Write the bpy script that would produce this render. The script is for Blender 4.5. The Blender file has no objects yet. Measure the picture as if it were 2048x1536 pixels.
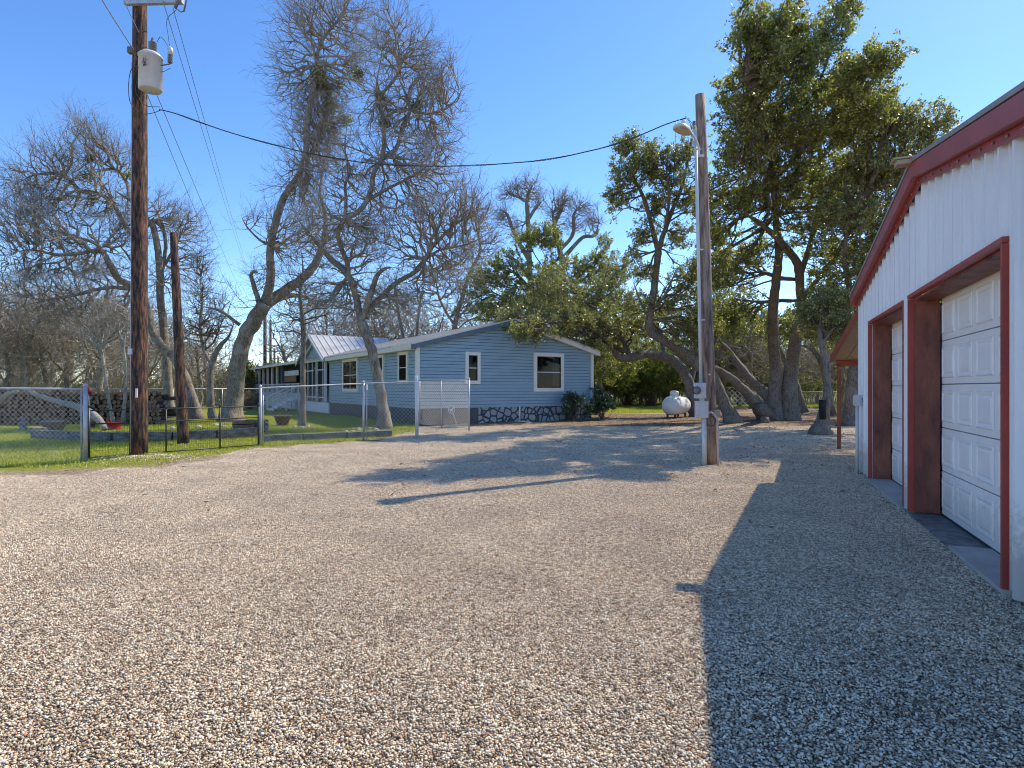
import bpy, math, random
import numpy as np
from mathutils import Vector
S = bpy.context.scene
COL = S.collection
# ---------------------------------------------------------------- camera, sky, sun, exposure
F = 1200.0; HZ = 776.0; EYE = 1.6
cd = bpy.data.cameras.new('camera'); cam = bpy.data.objects.new('camera', cd); COL.objects.link(cam)
cd.sensor_width = 36; cd.lens = 36 * F / 2048; cd.shift_y = 8 / 2048; cd.clip_start = 0.05; cd.clip_end = 6000
cam.location = (0, 0, EYE); cam.rotation_euler = (math.pi / 2, 0, 0)
S.camera = cam
SUN = Vector((0.746, 0.538, 1.0)).normalized()
SEL = math.asin(SUN.z); SAZ = math.atan2(SUN.x, SUN.y)
w = bpy.data.worlds.new('World'); S.world = w; w.use_nodes = True
nt = w.node_tree; bg = nt.nodes['Background']
sk = nt.nodes.new('ShaderNodeTexSky'); sk.sky_type = 'NISHITA'; sk.sun_disc = False
sk.sun_elevation = SEL; sk.sun_rotation = SAZ
sk.altitude = 200; sk.air_density = 0.8; sk.dust_density = 0.15; sk.ozone_density = 1.8
hs_ = nt.nodes.new('ShaderNodeHueSaturation'); hs_.inputs['Saturation'].default_value = 1.22; hs_.inputs['Hue'].default_value = .505
nt.links.new(sk.outputs[0], hs_.inputs['Color']); nt.links.new(hs_.outputs[0], bg.inputs[0]); bg.inputs[1].default_value = 0.14
sd = bpy.data.lights.new('sun', 'SUN'); sd.energy = 2.95; sd.angle = math.radians(0.5); sd.color = (1, .885, .69)
so = bpy.data.objects.new('sun', sd); COL.objects.link(so); so.rotation_euler = SUN.to_track_quat('Z', 'Y').to_euler()
so.location = (20, 15, 30)
S.view_settings.view_transform = 'Standard'; S.view_settings.look = 'None'
S.view_settings.gamma = 1; S.view_settings.exposure = 1.04
S.cycles.use_denoising = True; S.cycles.filter_width = 1.05; S.cycles.denoising_prefilter = 'ACCURATE'; S.cycles.sample_clamp_indirect = 3; S.cycles.max_bounces = 6; S.cycles.transparent_max_bounces = 16; S.cycles.diffuse_bounces = 4
rnd = random.Random(7); RN = np.random.RandomState(11)

# ---------------------------------------------------------------- helpers
def W(px, py, d):
    return np.array([(px - 1024) / F * d, d, EYE - (py - HZ) / F * d])
def G(px, py, z=0.0):
    d = EYE * F / (py - HZ)
    return np.array([(px - 1024) / F * d, d, z])
def GD(px, d, z=0.0):
    return np.array([(px - 1024) / F * d, d, z])

def tag(o, label=None, cat=None, group=None, kind=None):
    if label: o['label'] = label
    if cat: o['category'] = cat
    if group: o['group'] = group
    if kind: o['kind'] = kind
    return o
ORG = {}
def thing(name, loc, label, cat, group=None):
    o = bpy.data.objects.new(name, None); COL.objects.link(o)
    o.empty_display_size = .2
    o.location = Vector([float(v) for v in loc]); ORG[o] = np.array(loc, float)
    return tag(o, label, cat, group)
def link(name, me, parent=None):
    o = bpy.data.objects.new(name, me); COL.objects.link(o)
    if parent is not None:
        o.parent = parent; ORG[o] = ORG.get(parent, np.zeros(3))
    else: ORG[o] = np.zeros(3)
    return o
def mesh_np(name, V, Fs, mats, parent=None, smooth=False, mi=None, origin=None):
    """V (n,3); Fs list of int arrays (k,m)"""
    V = np.asarray(V, float)
    if parent is not None: V = V - ORG[parent]
    elif origin is not None: V = V - np.asarray(origin, float)
    me = bpy.data.meshes.new(name)
    Fs = [f for f in Fs if len(f)]
    loops = np.concatenate([f.ravel() for f in Fs]).astype(np.int32)
    tot = np.concatenate([np.full(len(f), f.shape[1], np.int32) for f in Fs])
    st = np.concatenate([[0], np.cumsum(tot)[:-1]]).astype(np.int32)
    me.vertices.add(len(V)); me.vertices.foreach_set('co', V.astype(np.float32).ravel())
    me.loops.add(len(loops)); me.loops.foreach_set('vertex_index', loops)
    me.polygons.add(len(tot)); me.polygons.foreach_set('loop_start', st)
    me.polygons.foreach_set('loop_total', tot)
    if mi is not None: me.polygons.foreach_set('material_index', np.asarray(mi, np.int32))
    if smooth: me.polygons.foreach_set('use_smooth', np.ones(len(tot), bool))
    me.update(calc_edges=True); me.validate()
    for m in (mats if isinstance(mats, (list, tuple)) else [mats]): me.materials.append(m)
    o = link(name, me, parent)
    if parent is None and origin is not None:
        o.location = Vector([float(v) for v in origin]); ORG[o] = np.asarray(origin, float)
    return o

class MB:
    def __init__(s): s.v = []; s.f = []; s.m = []; s.n = 0; s.sm = []
    def add(s, V, Fc, m=0, smooth=False):
        V = np.asarray(V, float); s.v.append(V)
        for f in Fc: s.f.append([i + s.n for i in f]); s.m.append(m); s.sm.append(smooth)
        s.n += len(V); return s
    def box(s, c, size, ax=None, m=0):
        """ax: 3 axis vectors (rows)"""
        ax = np.eye(3) if ax is None else np.asarray(ax, float)
        h = np.asarray(size, float) / 2
        V = [np.asarray(c, float) + ax[0] * h[0] * i + ax[1] * h[1] * j + ax[2] * h[2] * k for i in (-1, 1) for j in (-1, 1) for k in (-1, 1)]
        return s.add(V, [(0, 1, 3, 2), (4, 6, 7, 5), (0, 4, 5, 1), (2, 3, 7, 6), (0, 2, 6, 4), (1, 5, 7, 3)], m)
    def beam(s, a, b, wd, ht, up=(0, 0, 1), m=0):
        a = np.asarray(a, float); b = np.asarray(b, float); d = b - a; L = np.linalg.norm(d); d = d / L
        up = np.asarray(up, float); sd = np.cross(d, up); sd /= np.linalg.norm(sd); u = np.cross(sd, d)
        return s.box((a + b) / 2, (L, wd, ht), (d, sd, u), m)
    def tube(s, P, R, n=8, m=0, cap=True, smooth=True, wob=0, seed=0):
        P = np.asarray(P, float); k = len(P); R = np.full(k, R, float) if np.isscalar(R) else np.asarray(R, float)
        T = np.gradient(P, axis=0); T /= np.linalg.norm(T, axis=1)[:, None] + 1e-9
        ref = np.array([1., 0, 0]) if abs(T[0][0]) < .8 else np.array([0, 1., 0])
        u = np.cross(T[0], ref); u /= np.linalg.norm(u); V = []
        rr = np.random.RandomState(seed)
        ph = rr.rand(4) * 6.28
        an = np.arange(n) / n * 2 * np.pi
        for i in range(k):
            u = u - T[i] * u.dot(T[i]); u /= np.linalg.norm(u) + 1e-9; v = np.cross(T[i], u)
            r = R[i] * np.ones(n)
            if wob: r = r * (1 + wob * (np.sin(3 * an + ph[0] + i * .35) * .5 + np.sin(5 * an + ph[1] - i * .5) * .3 + rr.uniform(-.5, .5, n) * .5))
            V += [P[i] + r[j] * (math.cos(an[j]) * u + math.sin(an[j]) * v) for j in range(n)]
        Fc = [(i * n + j, i * n + (j + 1) % n, (i + 1) * n + (j + 1) % n, (i + 1) * n + j) for i in range(k - 1) for j in range(n)]
        if cap: Fc += [tuple(range(n - 1, -1, -1)), tuple((k - 1) * n + j for j in range(n))]
        return s.add(V, Fc, m, smooth)
    def lathe(s, c, prof, n=20, m=0, ax=None, smooth=True):
        """prof: (r,h) list; ax rows x,y,z(axis)"""
        ax = np.eye(3) if ax is None else np.asarray(ax, float); c = np.asarray(c, float); V = []
        for r, h in prof:
            for j in range(n):
                a = 2 * math.pi * j / n
                V.append(c + ax[0] * r * math.cos(a) + ax[1] * r * math.sin(a) + ax[2] * h)
        k = len(prof)
        Fc = [(i * n + j, i * n + (j + 1) % n, (i + 1) * n + (j + 1) % n, (i + 1) * n + j) for i in range(k - 1) for j in range(n)]
        Fc += [tuple(range(n - 1, -1, -1)), tuple((k - 1) * n + j for j in range(n))]
        return s.add(V, Fc, m, smooth)
    def prism(s, poly, d, m=0):
        poly = np.asarray(poly, float); n = len(poly); d = np.asarray(d, float)
        V = np.vstack([poly, poly + d])
        Fc = [tuple(range(n - 1, -1, -1)), tuple(range(n, 2 * n))] + [(i, (i + 1) % n, n + (i + 1) % n, n + i) for i in range(n)]
        return s.add(V, Fc, m)
    def build(s, name, mats, parent=None, origin=None):
        V = np.vstack(s.v)
        if parent is not None: V = V - ORG[parent]
        elif origin is not None: V = V - np.asarray(origin, float)
        me = bpy.data.meshes.new(name); me.from_pydata(V.tolist(), [], s.f)
        me.polygons.foreach_set('material_index', s.m); me.polygons.foreach_set('use_smooth', s.sm)
        for q in (mats if isinstance(mats, (list, tuple)) else [mats]): me.materials.append(q)
        me.update()
        import bmesh
        b = bmesh.new(); b.from_mesh(me); bmesh.ops.recalc_face_normals(b, faces=b.faces); b.to_mesh(me); b.free()
        o = link(name, me, parent)
        if parent is None and origin is not None:
            o.location = Vector([float(v) for v in origin]); ORG[o] = np.asarray(origin, float)
        return o

def prisms(P0, P1, R0, R1, n=3):
    """vectorised thin prisms for many edges -> V, F"""
    P0 = np.asarray(P0, float); P1 = np.asarray(P1, float); m = len(P0)
    R0 = np.broadcast_to(R0, (m,)); R1 = np.broadcast_to(R1, (m,))
    d = P1 - P0; d = d / (np.linalg.norm(d, axis=1)[:, None] + 1e-9)
    ref = np.where(np.abs(d[:, :1]) < .7, np.array([[1., 0, 0]]), np.array([[0, 1., 0]]))
    u = np.cross(d, ref); u /= np.linalg.norm(u, axis=1)[:, None] + 1e-9; v = np.cross(d, u)
    a = np.arange(n) / n * 2 * np.pi
    c = np.cos(a)[None, :, None]; s_ = np.sin(a)[None, :, None]
    ring = u[:, None, :] * c + v[:, None, :] * s_
    V = np.concatenate([P0[:, None] + ring * R0[:, None, None], P1[:, None] + ring * R1[:, None, None]], 1).reshape(-1, 3)
    b = (np.arange(m) * 2 * n)[:, None, None]; j = np.arange(n)
    q = np.stack([j, (j + 1) % n, n + (j + 1) % n, n + j], 1)[None]
    return V, (b + q).reshape(-1, 4)
def cat(parts):
    Vs = []; Fs = []; n = 0
    for V, Fq in parts:
        Vs.append(V); Fs.append(Fq + n); n += len(V)
    return np.vstack(Vs), Fs

# ---------------------------------------------------------------- materials
def nodes(name):
    m = bpy.data.materials.new(name); m.use_nodes = True; t = m.node_tree
    return m, t, t.nodes['Principled BSDF'], t.nodes, t.links
def ramp(N, stops, interp='LINEAR'):
    r = N.new('ShaderNodeValToRGB'); r.color_ramp.interpolation = interp; e = r.color_ramp.elements
    while len(e) < len(stops): e.new(.5)
    for i, (p, c) in enumerate(stops): e[i].position = p; e[i].color = (*c, 1)
    return r
def mat(name, col, rough=.6, col2=None, scale=4, stretch=(1, 1, 1), bump=0, bscale=None, metal=0, spec=.5, detail=5, lo=.35, hi=.65):
    m, t, b, N, L = nodes(name)
    b.inputs['Roughness'].default_value = rough; b.inputs['Metallic'].default_value = metal
    b.inputs['Specular IOR Level'].default_value = spec
    if col2 is None: col2 = tuple(c * .8 for c in col)
    g = N.new('ShaderNodeNewGeometry'); mp = N.new('ShaderNodeMapping'); mp.inputs['Scale'].default_value = stretch
    L.new(g.outputs['Position'], mp.inputs[0])
    n = N.new('ShaderNodeTexNoise'); n.inputs['Scale'].default_value = scale; n.inputs['Detail'].default_value = detail
    n.inputs['Roughness'].default_value = .65
    L.new(mp.outputs[0], n.inputs['Vector'])
    r = ramp(N, [(lo, col2), (hi, col)]); L.new(n.outputs['Fac'], r.inputs[0]); L.new(r.outputs[0], b.inputs['Base Color'])
    if bump:
        n2 = N.new('ShaderNodeTexNoise'); n2.inputs['Scale'].default_value = bscale or scale * 6; n2.inputs['Detail'].default_value = 4
        L.new(mp.outputs[0], n2.inputs['Vector'])
        bp = N.new('ShaderNodeBump'); bp.inputs['Strength'].default_value = 1; bp.inputs['Distance'].default_value = bump
        L.new(n2.outputs['Fac'], bp.inputs['Height']); L.new(bp.outputs[0], b.inputs['Normal'])
    return m
def leafmat(name, stops, rough=.42, trans=.3):
    m, t, b, N, L = nodes(name)
    g = N.new('ShaderNodeNewGeometry')
    r = ramp(N, stops); L.new(g.outputs['Random Per Island'], r.inputs[0])
    L.new(r.outputs[0], b.inputs['Base Color']); b.inputs['Roughness'].default_value = rough
    b.inputs['Specular IOR Level'].default_value = .75
    tr = N.new('ShaderNodeBsdfTranslucent'); hs = N.new('ShaderNodeMixRGB'); hs.blend_type = 'MULTIPLY'; hs.inputs[0].default_value = 1
    hs.inputs[2].default_value = (1.5, 1.6, .7, 1); L.new(r.outputs[0], hs.inputs[1]); L.new(hs.outputs[0], tr.inputs[0])
    mx = N.new('ShaderNodeMixShader'); mx.inputs[0].default_value = trans
    L.new(b.outputs[0], mx.inputs[1]); L.new(tr.outputs[0], mx.inputs[2]); L.new(mx.outputs[0], N['Material Output'].inputs[0])
    return m
def barkmat(name, c1, c2, c3):
    m, t, b, N, L = nodes(name)
    g = N.new('ShaderNodeNewGeometry'); mp = N.new('ShaderNodeMapping'); mp.inputs['Scale'].default_value = (1, 1, .28)
    L.new(g.outputs['Position'], mp.inputs[0])
    n = N.new('ShaderNodeTexNoise'); n.inputs['Scale'].default_value = 22; n.inputs['Detail'].default_value = 6
    n.inputs['Roughness'].default_value = .7; L.new(mp.outputs[0], n.inputs['Vector'])
    n2 = N.new('ShaderNodeTexNoise'); n2.inputs['Scale'].default_value = 2.3; L.new(g.outputs['Position'], n2.inputs['Vector'])
    r = ramp(N, [(.36, c2), (.6, c1)]); L.new(n.outputs['Fac'], r.inputs[0])
    r2 = ramp(N, [(.5, (0, 0, 0)), (.62, (1, 1, 1))]); L.new(n2.outputs['Fac'], r2.inputs[0])
    mx = N.new('ShaderNodeMixRGB'); mx.inputs[2].default_value = (*c3, 1)
    ml = N.new('ShaderNodeMath'); ml.operation = 'MULTIPLY'; ml.inputs[1].default_value = .45
    L.new(r2.outputs[0], ml.inputs[0]); L.new(ml.outputs[0], mx.inputs[0]); L.new(r.outputs[0], mx.inputs[1])
    L.new(mx.outputs[0], b.inputs['Base Color']); b.inputs['Roughness'].default_value = .85
    bp = N.new('ShaderNodeBump'); bp.inputs['Distance'].default_value = .035; L.new(n.outputs['Fac'], bp.inputs['Height']); L.new(bp.outputs[0], b.inputs['Normal'])
    return m
M = {}
M['bark'] = barkmat('bark_grey', (.29, .24, .19), (.075, .06, .045), (.38, .35, .30))
M['bark_oak'] = barkmat('bark_oak', (.24, .195, .16), (.06, .048, .04), (.24, .225, .19))
M['bark_white'] = barkmat('bark_white', (.42, .37, .30), (.15, .12, .09), (.48, .44, .38))
M['twig'] = mat('twig', (.37, .325, .27), .8, (.18, .155, .125), scale=2.5)
M['twig_vine'] = mat('twig_vine', (.40, .34, .26), .8, (.2, .165, .12), scale=5)
M['twig_oak'] = mat('twig_oak', (.17, .14, .11), .85, (.08, .065, .05), scale=3)
M['leaf_oak'] = leafmat('leaf_oak', [(0, (.085, .095, .035)), (.35, (.17, .18, .07)), (.7, (.27, .27, .11)), (1, (.44, .41, .22))], .33, .42)
M['leaf_oak2'] = leafmat('leaf_oak2', [(0, (.09, .105, .03)), (.4, (.18, .20, .055)), (.75, (.28, .28, .09)), (1, (.44, .40, .18))], .36, .46)
M['leaf_cedar'] = leafmat('leaf_cedar', [(0, (.07, .10, .02)), (.5, (.16, .20, .04)), (1, (.28, .30, .08))], .6, .4)
M['leaf_dry'] = leafmat('leaf_dry', [(0, (.10, .055, .025)), (.5, (.22, .14, .08)), (1, (.34, .24, .15))], .6, .3)
M['leaf_mistle'] = leafmat('leaf_mistletoe', [(0, (.09, .10, .02)), (1, (.26, .24, .05))], .5, .35)
M['leaf_shrub'] = leafmat('leaf_shrub', [(0, (.02, .045, .02)), (.6, (.05, .09, .04)), (1, (.18, .22, .16))], .35, .2)
M['white_metal'] = mat('white_metal', (.84, .85, .86), .38, (.78, .79, .81), scale=1.5, stretch=(3, 3, .6))
M['door_white'] = mat('door_white', (.86, .85, .83), .45, (.80, .79, .78), scale=1.2, stretch=(1, 1, 2))
M['red'] = mat('red_trim', (.40, .065, .045), .42, (.31, .052, .038), scale=2)
M['rust'] = mat('rust_board', (.30, .095, .055), .55, (.085, .028, .02), scale=3.6, stretch=(1, 1, .4), bump=.004, bscale=30)
M['roof_grey'] = mat('roof_grey', (.30, .27, .26), .45, (.24, .22, .21), scale=2)
M['concrete'] = mat('concrete', (.74, .70, .64), .85, (.56, .53, .48), scale=3, bump=.003)
M['concrete_wet'] = mat('concrete_wet', (.20, .20, .20), .6, (.06, .065, .07), scale=9, bump=.006)
M['galv'] = mat('galvanised', (.50, .52, .55), .42, (.38, .40, .43), scale=6, metal=.35)
M['wire'] = mat('fence_wire', (.55, .56, .57), .45, (.42, .43, .44), scale=6, metal=.3)
M['black_metal'] = mat('black_metal', (.025, .026, .028), .45, scale=5)
M['pole_wood'] = mat('pole_wood', (.27, .115, .06), .8, (.014, .011, .011), scale=7.5, stretch=(2.4, 2.4, .42), bump=.02, bscale=16, lo=.44, hi=.68, detail=8)
M['pole_wood2'] = mat('pole_wood_grey', (.42, .29, .215), .85, (.12, .07, .05), scale=7, stretch=(2.6, 2.6, .3), bump=.015, bscale=18, lo=.36, hi=.62)
M['cable'] = mat('cable', (.05, .05, .055), .5, scale=5)
M['alu'] = mat('aluminium_wire', (.30, .30, .31), .4, scale=5, metal=.5)
M['tank_grey'] = mat('tank_grey', (.62, .63, .64), .35, (.55, .56, .57), scale=3)
M['porcelain'] = mat('porcelain', (.16, .15, .15), .25, scale=5)
M['siding'] = mat('siding_blue', (.30, .425, .51), .55, (.265, .385, .465), scale=2, stretch=(1, 1, 3))
M['lap_shadow'] = mat('siding_lap_shadow', (.022, .035, .06), .8, (.015, .025, .045))  # near-black blue that paints the shadow line under each siding board
M['trim_white'] = mat('trim_white', (.82, .79, .74), .55, (.74, .71, .66), scale=5)
M['slate_trim'] = mat('slate_trim', (.12, .165, .235), .5, scale=4)
M['roof_white'] = mat('roof_white', (.62, .60, .56), .35, (.50, .47, .42), scale=1.2, metal=.2)
M['skirt'] = mat('skirt_grey', (.10, .105, .11), .7, (.07, .072, .075), scale=6)
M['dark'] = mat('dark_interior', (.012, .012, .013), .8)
M['curtain'] = mat('curtain', (.42, .38, .33), .9, scale=8)
M['brown_frame'] = mat('brown_frame', (.075, .045, .035), .5)
M['timber'] = mat('old_timber', (.27, .255, .24), .9, (.075, .068, .06), scale=4, stretch=(1, 1, 3), bump=.02, bscale=14)
M['porch_wood'] = mat('porch_wood', (.28, .15, .07), .7, (.16, .085, .04), scale=6)
M['plaster'] = mat('porch_white', (.68, .71, .76), .7, (.56, .60, .67), scale=4)
M['clay'] = mat('clay_pot', (.17, .085, .055), .8, (.10, .05, .035), scale=8)
M['stonepot'] = mat('stone_pot', (.28, .265, .24), .9, (.14, .13, .12), scale=10)
M['plastic_red'] = mat('red_plastic', (.35, .03, .025), .4)
M['rock'] = mat('rock', (.52, .46, .40), .9, (.30, .25, .21), scale=8, bump=.01)
M['soil'] = mat('soil', (.06, .045, .035), .95)
M['sign_blue'] = mat('sign_blue', (.06, .13, .33), .4)
M['plain_white'] = mat('plain_white', (.72, .72, .70), .5, (.64, .64, .62))
M['char'] = mat('charred_wood', (.02, .018, .017), .85, (.008, .008, .008), scale=12)
M['tan'] = mat('tan_panel', (.46, .36, .24), .6, (.38, .29, .19), scale=4)
M['logend'] = mat('log_end', (.33, .21, .12), .9, (.12, .075, .045), scale=14)
M['logbark'] = mat('log_bark', (.11, .075, .055), .9, (.035, .026, .02), scale=16, bump=.01)
M['lamp_glass'] = mat('lamp_lens', (.62, .55, .40), .3, scale=9)
# weathering: dirt splashed up from the gravel and faint run marks on the white sheet metal
def weather(m, top, amount, col=(.30, .25, .20)):
    t = m.node_tree; N = t.nodes; L = t.links; b = N['Principled BSDF']; src = b.inputs['Base Color'].links[0].from_socket
    g = N.new('ShaderNodeNewGeometry'); sp = N.new('ShaderNodeSeparateXYZ'); L.new(g.outputs['Position'], sp.inputs[0])
    mr = N.new('ShaderNodeMapRange'); mr.inputs[1].default_value = 0; mr.inputs[2].default_value = top; mr.inputs[3].default_value = .62; mr.inputs[4].default_value = .0; L.new(sp.outputs[2], mr.inputs[0])
    n = N.new('ShaderNodeTexNoise'); n.inputs['Scale'].default_value = 13; n.inputs['Detail'].default_value = 8; n.inputs['Roughness'].default_value = .75; L.new(g.outputs['Position'], n.inputs['Vector'])
    mp = N.new('ShaderNodeMapping'); mp.inputs['Scale'].default_value = (14, 14, .5); L.new(g.outputs['Position'], mp.inputs[0]); n2 = N.new('ShaderNodeTexNoise'); n2.inputs['Scale'].default_value = 1; n2.inputs['Detail'].default_value = 4; L.new(mp.outputs[0], n2.inputs['Vector'])
    a = N.new('ShaderNodeMath'); a.operation = 'ADD'; L.new(mr.outputs[0], a.inputs[0]); L.new(n.outputs['Fac'], a.inputs[1])
    r = ramp(N, [(.62, (0, 0, 0)), (.92, (1, 1, 1))]); L.new(a.outputs[0], r.inputs[0])
    r2 = ramp(N, [(.60, (0, 0, 0)), (.80, (1, 1, 1))]); L.new(n2.outputs['Fac'], r2.inputs[0])
    mxx = N.new('ShaderNodeMath'); mxx.operation = 'MAXIMUM'; h = N.new('ShaderNodeMath'); h.operation = 'MULTIPLY'; h.inputs[1].default_value = .35; L.new(r2.outputs[0], h.inputs[0]); L.new(r.outputs[0], mxx.inputs[0]); L.new(h.outputs[0], mxx.inputs[1])
    am = N.new('ShaderNodeMath'); am.operation = 'MULTIPLY'; am.inputs[1].default_value = amount; L.new(mxx.outputs[0], am.inputs[0])
    x = N.new('ShaderNodeMixRGB'); x.inputs[2].default_value = (*col, 1); L.new(am.outputs[0], x.inputs[0]); L.new(src, x.inputs[1]); L.new(x.outputs[0], b.inputs['Base Color'])
weather(M['white_metal'], .9, .55); weather(M['door_white'], .7, .35); weather(M['siding'], 1.3, .25); weather(M['concrete'], .5, .5, (.12, .10, .085))
M['tank_white'] = mat('tank_white', (.74, .74, .72), .4, (.45, .33, .25), scale=5, lo=.26, hi=.40, detail=8)
# window glass: clear sheet with mirror reflection
m, t, b, N, L = nodes('window_glass')
tp = N.new('ShaderNodeBsdfTransparent'); tp.inputs[0].default_value = (.55, .58, .6, 1)
gl = N.new('ShaderNodeBsdfGlossy'); gl.inputs['Roughness'].default_value = .03
fr = N.new('ShaderNodeFresnel'); fr.inputs[0].default_value = 1.25; mx = N.new('ShaderNodeMixShader')
L.new(fr.outputs[0], mx.inputs[0]); L.new(tp.outputs[0], mx.inputs[1]); L.new(gl.outputs[0], mx.inputs[2]); L.new(mx.outputs[0], N['Material Output'].inputs[0])
M['glass'] = m
# flagstone skirting
m, t, b, N, L = nodes('flagstone')
g = N.new('ShaderNodeNewGeometry'); vo = N.new('ShaderNodeTexVoronoi'); vo.feature = 'DISTANCE_TO_EDGE'; vo.inputs['Scale'].default_value = 2.9
vc = N.new('ShaderNodeTexVoronoi'); vc.inputs['Scale'].default_value = 2.9
L.new(g.outputs['Position'], vo.inputs['Vector']); L.new(g.outputs['Position'], vc.inputs['Vector'])
r1 = ramp(N, [(.05, (0, 0, 0)), (.10, (1, 1, 1))]); L.new(vo.outputs['Distance'], r1.inputs[0])
sp = N.new('ShaderNodeSeparateColor'); L.new(vc.outputs['Color'], sp.inputs[0])
r2 = ramp(N, [(0, (.24, .26, .29)), (.5, (.34, .35, .36)), (1, (.46, .42, .38))]); L.new(sp.outputs[0], r2.inputs[0])
mx = N.new('ShaderNodeMixRGB'); mx.inputs[1].default_value = (.05, .062, .085, 1); L.new(r1.outputs[0], mx.inputs[0]); L.new(r2.outputs[0], mx.inputs[2])
L.new(mx.outputs[0], b.inputs['Base Color']); b.inputs['Roughness'].default_value = .8
bp = N.new('ShaderNodeBump'); bp.inputs['Distance'].default_value = .04; L.new(r1.outputs[0], bp.inputs['Height']); L.new(bp.outputs[0], b.inputs['Normal'])
M['flagstone'] = m
# pebbles
PEB = [(0, (.24, .17, .11)), (.12, (.52, .40, .275)), (.4, (.78, .63, .455)), (.68, (.88, .755, .57)), (.87, (.95, .89, .76)), (.93, (.54, .25, .11)), (1, (.44, .37, .29))]
m, t, b, N, L = nodes('pebble')
g = N.new('ShaderNodeNewGeometry'); oi = N.new('ShaderNodeObjectInfo')
r = ramp(N, PEB); L.new(g.outputs['Random Per Island'], r.inputs[0])
nn = N.new('ShaderNodeTexNoise'); nn.inputs['Scale'].default_value = 1.1; nn.inputs['Detail'].default_value = 3; L.new(g.outputs['Position'], nn.inputs['Vector'])
rr_ = ramp(N, [(.35, (.84, .83, .82)), (.65, (1.04, 1.03, 1.0))]); L.new(nn.outputs['Fac'], rr_.inputs[0])
mu = N.new('ShaderNodeMixRGB'); mu.blend_type = 'MULTIPLY'; mu.inputs[0].default_value = 1; L.new(r.outputs[0], mu.inputs[1]); L.new(rr_.outputs[0], mu.inputs[2])
n5 = N.new('ShaderNodeTexNoise'); n5.inputs['Scale'].default_value = 17; n5.inputs['Detail'].default_value = 3; n5.inputs['Roughness'].default_value = .7; L.new(g.outputs['Position'], n5.inputs['Vector'])
r5 = ramp(N, [(.38, (.50, .47, .44)), (.50, (1, 1, 1)), (.66, (1.08, 1.07, 1.05))]); L.new(n5.outputs['Fac'], r5.inputs[0])
mu2 = N.new('ShaderNodeMixRGB'); mu2.blend_type = 'MULTIPLY'; mu2.inputs[0].default_value = 1; L.new(mu.outputs[0], mu2.inputs[1]); L.new(r5.outputs[0], mu2.inputs[2])
L.new(mu2.outputs[0], b.inputs['Base Color']); b.inputs['Roughness'].default_value = .7
M['pebble'] = m
# terrain: gravel / lawn / leaf litter, mixed by attributes with ragged noise edges
m, t, b, N, L = nodes('terrain')
g = N.new('ShaderNodeNewGeometry')
def noise(sc, det=5, ro=.6):
    n = N.new('ShaderNodeTexNoise'); n.inputs['Scale'].default_value = sc; n.inputs['Detail'].default_value = det; n.inputs['Roughness'].default_value = ro
    L.new(g.outputs['Position'], n.inputs['Vector']); return n
def mix(fac, a, c, bt='MIX'):
    x = N.new('ShaderNodeMixRGB'); x.blend_type = bt
    for i, q in ((0, fac), (1, a), (2, c)):
        if isinstance(q, (int, float)): x.inputs[i].default_value = q
        elif isinstance(q, tuple): x.inputs[i].default_value = (*q, 1)
        else: L.new(q, x.inputs[i])
    return x.outputs[0]
def math_(op, a, c=None):
    x = N.new('ShaderNodeMath'); x.operation = op; x.use_clamp = False
    for i, q in ((0, a), (1, c)):
        if q is None: continue
        if isinstance(q, (int, float)): x.inputs[i].default_value = q
        else: L.new(q, x.inputs[i])
    return x.outputs[0]
def thr(attr, nz, amp, soft):
    a = N.new('ShaderNodeAttribute'); a.attribute_name = attr
    s_ = math_('ADD', a.outputs['Fac'], math_('MULTIPLY', math_('SUBTRACT', nz, .5), amp))
    mr = N.new('ShaderNodeMapRange'); mr.inputs[1].default_value = .5 - soft; mr.inputs[2].default_value = .5 + soft
    L.new(s_, mr.inputs[0]); g0 = math_('MINIMUM', math_('MULTIPLY', a.outputs['Fac'], 12), 1); return math_('MULTIPLY', mr.outputs[0], g0)
vo = N.new('ShaderNodeTexVoronoi'); vo.inputs['Scale'].default_value = 48; L.new(g.outputs['Position'], vo.inputs['Vector'])
ve = N.new('ShaderNodeTexVoronoi'); ve.feature = 'DISTANCE_TO_EDGE'; ve.inputs['Scale'].default_value = 48; L.new(g.outputs['Position'], ve.inputs['Vector'])
sp = N.new('ShaderNodeSeparateColor'); L.new(vo.outputs['Color'], sp.inputs[0])
rp = ramp(N, PEB); L.new(sp.outputs[0], rp.inputs[0])
re = ramp(N, [(.02, (.12, .095, .075)), (.17, (.95, .95, .95))]); L.new(ve.outputs['Distance'], re.inputs[0])
grav = mix(1, rp.outputs[0], re.outputs[0], 'MULTIPLY')
# clumpy mid-scale speckle so the far gravel keeps its grain
n14 = noise(16, 5, .8); rs = ramp(N, [(.40, (.42, .39, .37)), (.53, (1.15, 1.14, 1.12))]); L.new(n14.outputs['Fac'], rs.inputs[0])
grav = mix(1, grav, rs.outputs[0], 'MULTIPLY')
nb = noise(.55, 4); rb = ramp(N, [(.35, (.80, .77, .74)), (.65, (1.05, 1.04, 1.02))]); L.new(nb.outputs['Fac'], rb.inputs[0])
grav = mix(1, grav, rb.outputs[0], 'MULTIPLY')
ng = noise(9, 6, .7); rg = ramp(N, [(.3, (.11, .13, .02)), (.5, (.30, .34, .035)), (.72, (.50, .46, .11))]); L.new(ng.outputs['Fac'], rg.inputs[0])
n2 = noise(1.1, 5); rg2 = ramp(N, [(.52, (0, 0, 0)), (.68, (1, 1, 1))]); L.new(n2.outputs['Fac'], rg2.inputs[0])
ad = N.new('ShaderNodeAttribute'); ad.attribute_name = 'dry'
rd = ramp(N, [(.3, (.14, .11, .065)), (.7, (.33, .27, .16))]); L.new(ng.outputs['Fac'], rd.inputs[0])
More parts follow.
